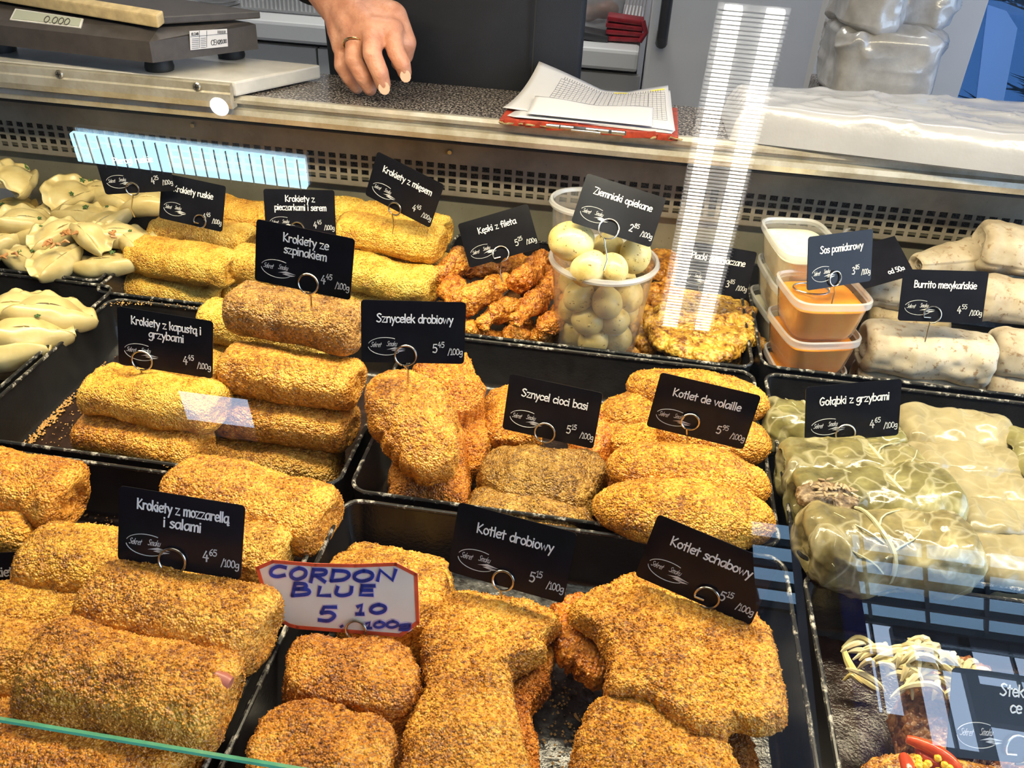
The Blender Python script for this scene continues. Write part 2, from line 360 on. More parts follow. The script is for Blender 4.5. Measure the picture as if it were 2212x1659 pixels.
# market hall behind the customer: steel roof beams, translucent roof sheets, tall windows
m_beam = plain('dark_steel_beam', (.02, .024, .03), .5)
hall = empty('market_hall_roof', (2.5, -5, 4.5)); struct(hall); hi = Matrix.Translation((-2.5, 5, -4.5))
for k in range(9): MB().box((2.5, -3.6 - k * .29, 4.5), (7, .035, .07)).build('roof_beam', m_beam, hall).matrix_parent_inverse = hi
for k in range(11): MB().box((.6 + k * .48, -4.4, 4.5), (.03, 3.1, .06), Matrix.Rotation(.35, 3, 'Z')).build('roof_beam', m_beam, hall).matrix_parent_inverse = hi
o = link('roof_sheet', npmesh('roof_sheet', [(-1, -5.95, 4.55), (6, -5.95, 4.55), (6, -2.4, 4.55), (-1, -2.4, 4.55)], [(0, 1, 2, 3)], smooth=False), clear('roof_sheet_plastic', (.42, .56, .62), .12, .3, 1, (.25, .33, .38)), hall); o.matrix_parent_inverse = hi
wn_ = empty('window_2', (2.5, -5.95, 4)); struct(wn_); inv = Matrix.Translation((-2.5, 5.95, -4))
m_hw = plain('dark_hall_wall', (.03, .03, .04), .7)
wv = MB()
for x0_, x1_, z0_, z1_ in ((-1, 2.40, 1.65, 4.5), (2.78, 2.93, 2.4, 4.5), (2.40, 2.78, 1.65, 3.66), (2.93, 3.32, 1.65, 3.45), (3.32, 3.42, 2.4, 4.5), (3.42, 6, 3.72, 4.05), (3.42, 6, 1.65, 2.5), (2.93, 3.42, 4.38, 4.5), (3.42, 6, 4.4, 4.5), (4.05, 4.15, 2.4, 3.8)):
    wv.box(((x0_ + x1_) / 2, -6.0, (z0_ + z1_) / 2), (x1_ - x0_, .08, z1_ - z0_))
struct(wv.build('wall_hall', m_hw))
for x in (2.60, 3.12, 3.75, 4.6): MB().box((x, -5.97, 3.9), (.02, .04, 1.2)).build('window_frame', m_beam, wn_).matrix_parent_inverse = inv
for z in (4.16,): MB().box((3.6, -5.97, z), (2.5, .04, .035)).build('window_frame', m_beam, wn_).matrix_parent_inverse = inv
struct(MB().box((2.5, -6.0, .3), (8, .12, 2.7)).build('trim_2', m_hw))

# lamps whose mirror images the slanting pane shows
tube_m = emit('lit_diffuser', (.50, .80, 1.0), 15); tube_w = emit('lit_diffuser_white', (1, .97, .88), 26)
def ceiling_lamp(x0, y0, x1, y1, label, tubes, off, tm, ribs, tw=.02, rib=.0014):
    r = empty('ceiling_lamp', ((x0 + x1) / 2, (y0 + y1) / 2, 1.95)); prop(r, label, 'lamp')
    inv = Matrix.Translation((-(x0 + x1) / 2, -(y0 + y1) / 2, -1.95))
    d = Vector((x1 - x0, y1 - y0, 0)); L = d.length; d.normalize(); s = Vector((-d.y, d.x, 0))
    b = MB(); wd = off * 2 + .012
    a = Vector((x0, y0, 1.93)); e = Vector((x1, y1, 1.93))
    b.prism([a - s * wd / 2, a + s * wd / 2, e + s * wd / 2, e - s * wd / 2], (0, 0, .02), .003)
    b.build('housing', M['white_unit'], r).matrix_parent_inverse = inv
    for t in tubes:
        MB().prism([a + s * (t - off * .0 - tw) - Vector((0, 0, .03)), a + s * (t + tw) - Vector((0, 0, .03)), e + s * (t + tw) - Vector((0, 0, .03)), e + s * (t - tw) - Vector((0, 0, .03))], (0, 0, .02), .003).build('diffuser', tm, r).matrix_parent_inverse = inv
    g = MB()
    for k in range(ribs):
        p = a + d * (L * (k + .5) / ribs) - Vector((0, 0, .035)); g.prism([p - s * wd / 2, p + s * wd / 2, p + s * wd / 2 + d * rib, p - s * wd / 2 + d * rib], (0, 0, .004))
    g.build('louvre', M['steel'], r).matrix_parent_inverse = inv
ceiling_lamp(-1.52, -.485, -.855, -.50, 'tube lamp with a ribbed louvre mirrored as a pale blue bar at upper left', (-.022, .022), .042, tube_m, 20, .0205, .0026)
ceiling_lamp(.245, .03, .235, -.88, 'twin tube lamp mirrored as two long white strips right of centre', (-.046, .046), .075, tube_w, 90, .020, .0022)

sp_l = empty('spot_lamp', (-1.08, -.34, 1.95)); prop(sp_l, 'small round ceiling spot mirrored as a white dot at upper left', 'lamp')
MB().lathe([(.026, 0), (.026, -.012), (.034, -.014), (.036, 0)], 32).build('ring', M['white_unit'], sp_l, True)
MB().lathe([(.0, -.010), (.026, -.010)], 32).build('lens', emit('spot_light', (1, .97, .9), 30), sp_l)
# ------------------------------------------------------------ display case
X0, X1 = -1.45, 1.25
struct(MB().box((-.1, .69, -.075), (2.7, .93, .02)).build('case_floor', M['enamel']))
struct(MB().box((-.1, .22, -.5), (2.7, .03, .98)).build('case_front', M['steel']))
case = struct(empty('display_case_back', (-.1, 1.11, -.065)))
inv = Matrix.Translation((.1, -1.11, .065))
def pc(o): o.matrix_parent_inverse = inv; return o
pc(MB().box((-.1, 1.115, -.005), (2.7, .004, .125)).build('lower_panel', M['olive'], case))
# perforated air-outlet strip: real square holes
zr = [.0895, .0795, .0695, .0595]; hw, hh, pit = .0098, .0068, .0148
xs = []; x = X0 + .01
while x < X1 - .01: xs += [x, x + hw]; x += pit
xs = [X0] + xs + [X1]
zs = [.050]
for z in sorted(zr): zs += [z - hh / 2, z + hh / 2]
zs += [.142]
V = np.array([[x, 1.104 + (.142 - z) * -.0, z] for z in zs for x in xs]); nx = len(xs); q = []
for i in range(len(zs) - 1):
    for j in range(nx - 1):
        if i % 2 == 1 and j % 2 == 1: continue
        q.append((i * nx + j, i * nx + j + 1, (i + 1) * nx + j + 1, (i + 1) * nx + j))
po = link('perforated_panel', npmesh('perforated_panel', V, q, smooth=False), M['panel'], case); pc(po)
sm = po.modifiers.new('t', 'SOLIDIFY'); sm.thickness = .0016; sm.offset = 1
m, nt, b = newmat('dark_filter_foam'); nt.links.new(ramp(nt, noise(nt, 650, 3, .8), [(.45, (.012, .010, .009)), (.65, (.14, .12, .10))]), b.inputs['Base Color']); b.inputs['Roughness'].default_value = .7
pc(MB().box((-.1, 1.118, .085), (2.7, .004, .11)).build('filter_mat', m, case))
for px, py in ((417, 270), (972, 328)): p = F(px, py, 1.101); pc(MB().tube([p, p + np.array([0, -.003, 0])], [.0035, .0028], 10).build('screw', M['steel'], case))
# aluminium nosing
prof = [(1.058, .1715), (1.052, .1715), (1.047, .168), (1.047, .1635), (1.053, .162), (1.053, .1575), (1.045, .156), (1.043, .150), (1.045, .143), (1.053, .141), (1.053, .138), (1.058, .138)]
t = MB(); t.prism([(X0, y, z) for y, z in prof], (X1 - X0, 0, 0)); pc(t.build('metal_nosing', M['alu'], case))
pc(MB().box((-.1, 1.056, .1385), (2.7, .012, .0025)).build('rubber_seal', M['foot'], case))
struct(MB().box((-.1, 1.135, -.45), (2.7, .02, 1.17)).build('case_rear_wall', M['steel']))
g = MB().box((-.1, 1.1255, .154), (2.7, .134, .032), bev=.001).box(((F(1755, 240, 1.36)[0] + F(1990, 240, 1.36)[0]) / 2, 1.31, .154), (F(1990, 240, 1.36)[0] - F(1755, 240, 1.36)[0], .25, .032), bev=.002).box((.55, 1.24, .154), (.16, .11, .032), bev=.002)
prop(g.build('granite_counter', M['granite']), 'speckled dark granite worktop running along the back of the case', 'worktop')
# slanting front pane
th = math.radians(40); nrm = np.array([0, -math.cos(th), math.sin(th)]); upv = np.array([0, math.sin(th), math.cos(th)])
p0 = np.array([0, .266, .05]); L = .80
def slab(a, b, l0, l1, o0, o1): return [(np.array([x, 0, 0]) + p0 + upv * l + nrm * o) for l, o in ((l0, o0), (l1, o0), (l1, o1), (l0, o1)) for x in (a,)]
pane = struct(empty('window_1', tuple(p0))); pinv = Matrix.Translation(-Vector(p0))
P4 = [p0 + np.array([x, 0, 0]) + upv * l for x, l in ((X0, 0), (X1, 0), (X1, L), (X0, L))]
po = link('glass_pane', npmesh('glass_pane', P4, [(0, 1, 2, 3)], smooth=False), M['pane'], pane); po.matrix_parent_inverse = pinv
MB().prism(slab(X0, X1, -.0006, .0008, -.0052, .0002), (X1 - X0, 0, 0)).build('glass_edge', M['pane_edge'], pane).matrix_parent_inverse = pinv
# top shelf, rail and lamp housing above the picture
ts = struct(empty('case_top_shelf', (-.1, .75, .62)))
MB().box((0, .16, .04), (2.7, .50, .012), bev=.003).build('glass_shelf', M['white_unit'], ts)
MB().box((0, -.02, -.012), (2.6, .09, .03), bev=.004).build('lamp_housing', M['white_unit'], ts)
for x in (-1.3, 1.3): MB().box((x, .38, -.2), (.03, .03, .5), bev=.003).build('post', M['steel'], ts)

# ------------------------------------------------------------ trays
def rring(x0, x1, y0, y1, ins, z, r, n=6):
    pts = []
    r = max(.002, r - ins)
    for cx_, cy_, a0 in ((x1 - ins - r, y1 - ins - r, 0), (x0 + ins + r, y1 - ins - r, 90), (x0 + ins + r, y0 + ins + r, 180), (x1 - ins - r, y0 + ins + r, 270)):
        for k in range(n + 1):
            a = math.radians(a0 + 90 * k / n); pts.append((cx_ + r * math.cos(a), cy_ + r * math.sin(a), z))
    return pts
def tray(x0, x1, y0, y1, label, dep=.055, floorm=None, shellm=None, rimm=None, r=.016, group='black enamel trays of the display case', rimw=.0035):
    root = empty('food_tray', ((x0 + x1) / 2, (y0 + y1) / 2, -dep)); prop(root, label, 'tray', group)
    o = -np.array([(x0 + x1) / 2, (y0 + y1) / 2, -dep])
    loops = [rring(x0, x1, y0, y1, i, z, r) for i, z in ((.0016, -.002), (.006, -dep + .006), (.010, -dep + .0015), (.014, -dep), (.014, -dep - .002), (.004, -dep + .004), (0, -.002))]
    n = len(loops[0]); V = np.array([p for l in loops for p in l]) + o
    Q = gridfaces(len(loops), n)[: 3 * n]; Q = np.concatenate([gridfaces(len(loops), n)[: 3 * n], gridfaces(len(loops), n)[4 * n:]])
    me = npmesh('shell', V, Q, smooth=False); me.polygons.foreach_set('use_smooth', np.ones(len(me.polygons), bool)); me.set_sharp_from_angle(angle=.7)
    link('shell', me, shellm or M['enamel'], root)
    # floor sheet with pressed relief
    nx, ny = 60, 44; gx = np.linspace(x0 + .012, x1 - .012, nx); gy = np.linspace(y0 + .012, y1 - .012, ny)
    U, W = np.meshgrid(gx, gy, indexing='ij'); z = -dep + .0007 * np.cos(U * 2 * np.pi / .024) * np.cos(W * 2 * np.pi / .024)
    V = np.stack([U, W, z], -1).reshape(-1, 3) + o
    link('tray_floor', npmesh('tray_floor', V, gridfaces(nx, ny, False)), floorm or M['floor_grease'], root)
    rr = rring(x0, x1, y0, y1, .0008, 0, r)
    MB().tube([Vector(p) + Vector(o) for p in rr], rimw * .55, 8, closed=True).build('rim', rimm or M['rim'], root, True)
    return root
tray(-.775, -.592, .853, 1.095, 'black enamel tray heaped with boiled dumplings beside the steel container', r=.01)
tray(-.585, -.222, .828, 1.095, 'black enamel tray of pale golden croquettes in the back row')
tray(-.212, .163, .828, 1.095, 'black enamel tray holding chicken strips, potatoes and potato pancakes')
tray(.172, .56, .835, 1.095, 'black enamel tray holding sauce tubs and burritos')
tray(-.93, -.564, .552, .845, 'black enamel tray at the left edge with a few flat dumplings')
tray(-.556, -.207, .552, .818, 'black enamel tray with two croquette stacks and a bare patterned left half')
tray(-.197, .162, .550, .820, 'black enamel tray of schnitzels and spindle cutlets in the middle row')
tray(.173, .54, .540, .822, 'black enamel tray of cabbage rolls in the middle row')
silver = M['tfloor2'] = plain('silvery_greased_floor', (.10, .10, .10), .25, .5, .6, .9, 110, .6, 260)
tray(-.56, -.204, .272, .542, 'black enamel tray of large coarse croquettes at the front left')
tray(-.196, .164, .272, .540, 'black enamel tray of cordon bleu and cutlets with a bare silvery strip', floorm=silver)
tray(.176, .54, .272, .528, 'black enamel tray of stewed onion and grilled meat at the front right')
# steel gastronorm container, cut by the left edge
sc_ = empty('steel_container', (-.95, 1.0, -.06)); prop(sc_, 'brushed steel container with a wide flat rim at the left edge, back row', 'container')
o = np.array([.95, -1.0, .06]); x0, x1, y0, y1 = -1.2, -.782, .86, 1.098
loops = [rring(x0, x1, y0, y1, i, z, .012 if i < .02 else .05) for i, z in ((0, -.006), (0, .002), (.003, .004), (.022, .004), (.024, .001), (.030, -.05), (.04, -.055))]
n = len(loops[0]); V = np.array([p for l in loops for p in l] + [((x0 + x1) / 2, (y0 + y1) / 2, -.055)]) + o
T = [(6 * n + k, 6 * n + (k + 1) % n, 7 * n) for k in range(n)]
me = npmesh('shell', V, gridfaces(7, n), T); me.set_sharp_from_angle(angle=.6); link('shell', me, M['steel'], sc_)

# ------------------------------------------------------------ marble slab, scale
a = G(498, 183, .19); b_ = G(692, 140, .19)
sl = MB().prism([(-1.4, 1.04, .1725), (a[0], a[1] + .012, .1725), (b_[0], b_[1], .1725), (-1.4, b_[1] + .03, .1725)], (0, 0, .0175), .0025)
prop(sl.build('marble_slab', M['marble']), 'pale marble slab lying on the granite under the weighing scale', 'slab')
al = empty('metal_strip', (-.8, 1.036, .172)); prop(al, 'flat aluminium strip with cross head screws along the front of the marble slab', 'strip')
xr = F(498, 195, 1.034)[0]
MB().prism([(xr + .8, .012, -.012), (xr + .8, -.002, -.012), (xr + .8, -.005, -.004), (xr + .8, -.005, .006), (xr + .8, -.003, .008), (xr + .8, -.003, .0165), (xr + .8, .000, .018), (xr + .8, .004, .018), (xr + .8, .004, -.004), (xr + .8, .012, -.004)], (-.62, 0, 0)).build('profile', M['alu'], al)
for px, py in ((128, 160), (425, 187)):
    p = F(px, py, 1.032) - np.array([-.8, 1.036, .172])
    s_ = MB().tube([p, p + np.array([0, -.0025, 0])], [.0052, .0042], 16).build('screw', M['steel'], al)
    MB().box(p + np.array([0, -.0027, 0]), (.0055, .0006, .0011)).box(p + np.array([0, -.0027, 0]), (.0011, .0006, .0055)).build('cross_slot', M['foot'], s_)

bfr = Vector(G(330, 136, .21)); brr = Vector(G(558, 106, .21)); fl = Vector((-.34, .03, 0))
root = empty('weighing_scale', (bfr.x - .12, bfr.y + .07, .19)); prop(root, 'dark grey electronic weighing scale with a grey number display on the marble slab', 'scale')
sinv = Matrix.Translation(-root.location)
def sp(o): o.matrix_parent_inverse = sinv; return o
U = Vector((0, 0, 1)); cfr = bfr + U * .024; crr = brr + U * .03
tfr = Vector(F(343, 60, bfr.y + .022)); trr = Vector(F(538, 48, brr.y - .01))
flt = Vector(G(0, 2, tfr.z)) - tfr; flt = flt.normalized() * .34
b = MB(); b.hexa([bfr + fl, bfr, brr, brr + fl], [cfr + fl, cfr, crr, crr + fl])
b.hexa([cfr + fl, cfr, crr, crr + fl], [tfr + flt, tfr, trr, trr + flt])
sp(b.build('body', M['dark_plastic'], root))
# display window on the slanting front
ux = (fl * -1).normalized(); vy = (tfr - cfr); nn = ux.cross(vy).normalized(); org = cfr
def onface(px, py, off=.0008): return Vector(onplane(px, py, tuple(cfr + nn * 0), np.array(nn))) + nn * off
if nn.y > 0: nn = -nn
q = [onface(*p) for p in ((22, 44), (175, 62), (181, 42), (34, 20))]
dsp = sp(MB().prism([onface(*p, 0) for p in ((22, 44), (175, 62), (181, 42), (34, 20))], nn * .0012).build('display_frame', M['marble'], root))
sp(MB().prism([onface(*p, .0006) for p in ((27, 42), (172, 59), (177, 43), (37, 23))], nn * .0012).build('display', M['lcd'], dsp))
pl = MB(); pa, pb = tfr + U * .004, trr + U * .004
e_ = (pb - pa).normalized() * .012
pl.hexa([pa + flt - e_, pa - e_ + ux * .004, pb + e_ + ux * .004, pb + flt + e_], [pa + flt - e_ + U * .009, pa - e_ + ux * .004 + U * .009, pb + e_ + ux * .004 + U * .009, pb + flt + e_ + U * .009], .0015)
sp(pl.build('weighing_pan', M['dark_plastic'], root))
ba = Vector(F(340, 46, bfr.y + .005)); 
sp(MB().prism([ba + flt * 1.2 + Vector((0, 0, -.008)), ba + Vector((0, 0, -.008)), ba + Vector((.003, .012, -.004)), ba + flt * 1.2 + Vector((0, .012, -.004))], (0, 0, .014), .002).build('pan_edge', M['beige'], root))
for px, py in ((345, 147), (500, 120), (4, 106)):
    p = G(px, py, .192); p[2] = .1902; sp(MB().lathe([(0, 0), (.017, 0), (.018, .004), (.016, .014), (.013, .022), (0, .022)], 20, tuple(p)).build('foot', M['foot'], root, True))
# data sticker on the right side
sn = (brr - bfr).cross(trr - bfr); sn = sn.normalized(); sn = -sn if sn.dot(Vector((-.5, -1, 0)) * -1) > 0 and sn.x < 0 else sn
if sn.x < 0: sn = -sn
def onside(px, py, off=.0005): return Vector(onplane(px, py, tuple(bfr), np.array(sn))) + sn * off
st = sp(MB().prism([onside(*p, .0) for p in ((411, 108), (492, 100), (490, 62), (409, 67))], sn * .0006).build('sticker', M['paper'], root))
st['label'] = 'white data sticker printed in black'
SIDE = onside

# ------------------------------------------------------------ lettering: single-line glyphs drawn as flat ribbons
GL = {'h': (4.7, '.4,8 .4,0|~.4,3.4 2,5 3.6,4.2 3.8,0'), 'a': (4.9, '~4,4.2 2.8,5 1,4.3 .3,2.3 1.2,.2 2.8,.4 4,2.5|4,5 4,1.4 4.6,0'), 'b': (4.7, '.4,8 .4,0|~.4,3.5 2,5 3.8,4 4,1.8 2.6,.1 .4,1'),
'c': (4.3, '~3.8,4.2 2.2,5 .6,3.8 .3,1.8 1.6,.1 3.8,.8'), 'd': (4.9, '4,8 4,0|~4,3.8 2.4,5 .6,3.8 .4,1.5 1.8,0 4,1.4'), 'e': (4.4, '~.5,2.7 3.8,3 3.4,4.6 1.8,5 .5,3.6 .4,1.6 1.8,.1 3.8,.7'),
'f': (3.8, '~3.6,7.4 2.4,8 1.4,7 1.4,4.5 1.4,0|0,4.6 3,4.8'), 'g': (4.6, '~3.8,4.4 2.2,5 .5,3.6 .5,1.8 1.8,.7 3.8,2.4|~3.8,5 4,1 3.6,-2 2,-3 .4,-2.2'), 'i': (1.9, '.6,5 .6,0|.6,6.8 .6,7.2'),
'k': (4.4, '.4,8 .4,0|3.6,5 .5,2.2|1.4,3 3.8,0'), 'l': (1.9, '.6,8 .6,0'), 'ł': (2.3, '.8,8 .8,0|-.2,3.4 1.8,4.8'), 'm': (6.6, '.4,5 .4,0|~.4,3.6 1.8,5 3,4.4 3,0|~3,3.6 4.4,5 5.6,4.4 5.7,0'),
'n': (4.7, '.4,5 .4,0|~.4,3.4 2,5 3.6,4.2 3.8,0'), 'o': (4.6, '~2.1,5 .6,3.8 .5,1.4 2.1,0 3.8,1.4 3.7,3.8 2.1,5'), 'p': (4.6, '.4,5 .4,-3|~.4,3.8 2.2,5 3.9,3.6 3.6,1 2,.1 .4,1.2'),
'r': (3.8, '.4,5 .4,0|~.4,3 1.6,4.8 3.2,4.5'), 's': (4.0, '~3.3,4.4 1.8,5 .5,4 1.8,2.8 3.4,1.6 2,0 .2,.6'), 't': (3.7, '1.5,7.2 1.5,0|0,5 3.2,5'), 'u': (4.5, '~.4,5 .5,1.2 1.8,0 3.6,1.6|3.7,5 3.7,0'),
'w': (6.2, '.2,5 1.5,0 2.8,4.2 4.1,0 5.4,5'), 'x': (4.2, '0,5 3.6,0|3.4,5 .2,0'), 'y': (4.3, '.2,5 2,1|3.8,5 1,-3'), 'z': (4.4, '.2,5 3.6,5 .2,0 3.8,0'), 'v': (4.2, '.2,5 1.9,0 3.6,5'),
'K': (5.2, '.4,8 .4,0|4,7.6 .5,3.4 4.4,0'), 'S': (5.4, '~4.4,7.2 2.6,8 .7,6.6 2.4,4.5 4.4,2.4 2.6,.1 .2,1'), 'P': (5.0, '.5,8 .5,0|~.5,7.8 3,7.8 4.4,6.2 3,4.4 .6,4'), 'Z': (5.4, '.2,8 4.6,8 .2,0 4.8,0'),
'G': (6.0, '~4.6,7 2.8,8 .8,6 .5,3 2,.2 4.2,.8 4.6,3.4|2.6,3.6 5.2,3.5'), 'B': (5.2, '.5,8 .5,0|~.5,8 3,7.6 3.2,5 .6,4.3|~.6,4.3 4,3.8 4.2,1 .5,0'),
'C': (5, '~4.6,7 2.4,8 .6,5.4 .8,1.6 2.6,0 4.8,1'), 'E': (4.6, '.5,8 .5,0 4,0|.5,8 4,8|.5,4.2 3.6,4.2'), 'L': (4.4, '.5,8 .5,0 4,0'), 'A': (5, '0,0 2.3,8 4.6,0|1,2.8 3.6,2.8'), 'M': (6, '.3,0 .8,8 2.8,2 4.8,8 5.4,0'),
'0': (4.8, '~2.2,8 .6,6 .5,2 2.2,0 4,2 4,6 2.2,8'), '1': (3.2, '.4,6.4 1.7,8 1.7,0|.5,0 2.9,0'), '2': (4.7, '~.5,6.6 2,8 3.7,6.6 3,4 .4,0|.4,0 4,0'), '3': (4.6, '~.6,7.4 2.4,8 3.6,6.4 1.8,4.4|~1.8,4.4 4,3 3,.3 .4,.6'),
'4': (4.9, '2.4,8 .2,2.8 4.2,2.8|3,5 3,0'), '5': (4.7, '3.8,8 .9,8 .6,4.6|~.6,4.6 2.6,5 4,3 2.8,.2 .4,.6'), '6': (4.6, '~3.4,8 1.2,5.6 .5,2.2 2,0 3.8,1.6 2.8,4 .8,3'), '8': (4.7, '~2.2,4.4 .6,6.2 2.2,8 3.8,6.2 2.2,4.4 .5,2 2.2,0 4,2 2.2,4.4'),
'9': (4.6, '~3.8,6 2,4.2 .6,6 2,8 3.7,7 3.6,3 1.6,0'), '/': (3.4, '3,8.6 .2,-1'), ',': (2, '1,.6 .5,-1.2'), ' ': (3, ''), '.': (1.6, '.6,.0 .7,.2'), 'D': (5.4, '.5,8 .5,0|~.5,8 3.6,7.2 4.6,4 3.4,.8 .5,0'),
'O': (5.8, '~2.6,8 .6,5.6 .7,2 2.6,0 4.8,2 4.8,6 2.6,8'), 'R': (5.2, '.5,8 .5,0|~.5,8 3.8,7.6 3.8,4.8 .6,4|1.6,4 4.4,0'), 'N': (5.4, '.5,0 .6,8 4.4,0 4.6,8'), 'U': (5.2, '~.5,8 .5,2 2.2,0 4.4,2 4.4,8')}
_og = '|~4.2,.2 3.6,-1 4.0,-1.9 4.8,-1.6'
GL['ą'] = (4.9, GL['a'][1] + _og); GL['ę'] = (4.4, GL['e'][1] + '|~3,.2 2.4,-1 2.8,-1.9 3.6,-1.6'); GL['ń'] = (4.7, GL['n'][1] + '|1.8,6.2 2.8,7.4')
def smooth(pts, k=5):
    P = [np.array(p, float) for p in pts]; out = []
    for i in range(len(P) - 1):
        a, b, c_, d = P[max(i - 1, 0)], P[i], P[i + 1], P[min(i + 2, len(P) - 1)]
        if i == 0 and np.allclose(P[0], P[-1]): a = P[-2]
        if i == len(P) - 2 and np.allclose(P[0], P[-1]): d = P[1]
        for t in np.arange(k) / k: out.append(.5 * ((2 * b) + (-a + c_) * t + (2 * a - 5 * b + 4 * c_ - d) * t * t + (-a + 3 * b - 3 * c_ + d) * t ** 3))
    out.append(P[-1]); return out
def glyph_strokes(ch):
    w_, s = GL[ch]; r = []
    for st_ in s.split('|'):
        if not st_: continue
        sm_ = st_[0] == '~'; pts = [tuple(map(float, p.split(','))) for p in st_.strip('~').split()]
        r.append(smooth(pts, 4) if sm_ else [np.array(p) for p in pts])
    return w_, r
def textw(s): return sum(GL[c_][0] for c_ in s) - .6
def layout(s, x, y, h, align='c', shear=0, squeeze=1):   # h = cap height; returns list of 2-D strokes
    u = h / 8; W = textw(s) * u * squeeze
    x0 = x - W / 2 if align == 'c' else (x - W if align == 'r' else x); r = []
    for ch in s:
        w_, ss = glyph_strokes(ch)
        for k in ss: r.append([np.array([x0 + (p[0] * squeeze + p[1] * shear) * u, y + p[1] * u]) for p in k])
        x0 += w_ * u * squeeze
    return r
class Ribbons:                              # flat strokes with thickness, mapped by a function (u, v, lift) -> 3-D point
    def __init__(s): s.V = []; s.Q = []
    def stroke(s, pts, wd, fn, lift=.0004):
        P = [np.array(p, float) for p in pts]
        d0 = P[0] - P[1]; d0 = d0 / (np.linalg.norm(d0) + 1e-12); d1 = P[-1] - P[-2]; d1 = d1 / (np.linalg.norm(d1) + 1e-12)
        P[0] = P[0] + d0 * wd * .35; P[-1] = P[-1] + d1 * wd * .35; b = len(s.V)
        for i, p in enumerate(P):
            if i == 0: t = P[1] - p
            elif i == len(P) - 1: t = p - P[i - 1]
            else:
                t1 = (p - P[i - 1]); t2 = (P[i + 1] - p); t = t1 / (np.linalg.norm(t1) + 1e-12) + t2 / (np.linalg.norm(t2) + 1e-12)
            t = t / (np.linalg.norm(t) + 1e-12); nn_ = np.array([-t[1], t[0]]) * wd / 2
            for q_, l in ((p + nn_, 0), (p + nn_ * .9, lift), (p - nn_ * .9, lift), (p - nn_, 0)): s.V.append(fn(q_[0], q_[1], l))
        for i in range(len(P) - 1):
            for k in range(3): a_ = b + i * 4 + k; s.Q.append((a_, a_ + 1, a_ + 5, a_ + 4))
        e_ = b + (len(P) - 1) * 4; s.Q += [(b, b + 3, b + 2, b + 1), (e_, e_ + 1, e_ + 2, e_ + 3)]
    def poly(s, pts, fn, lift=.0004):
        b = len(s.V); s.V += [fn(p[0], p[1], lift) for p in pts]
        assert len(pts) == 4; s.Q.append((b, b + 1, b + 2, b + 3))
    def build(s, name, mat, parent): return link(name, npmesh(name, np.array(s.V), s.Q, smooth=False), mat, parent)

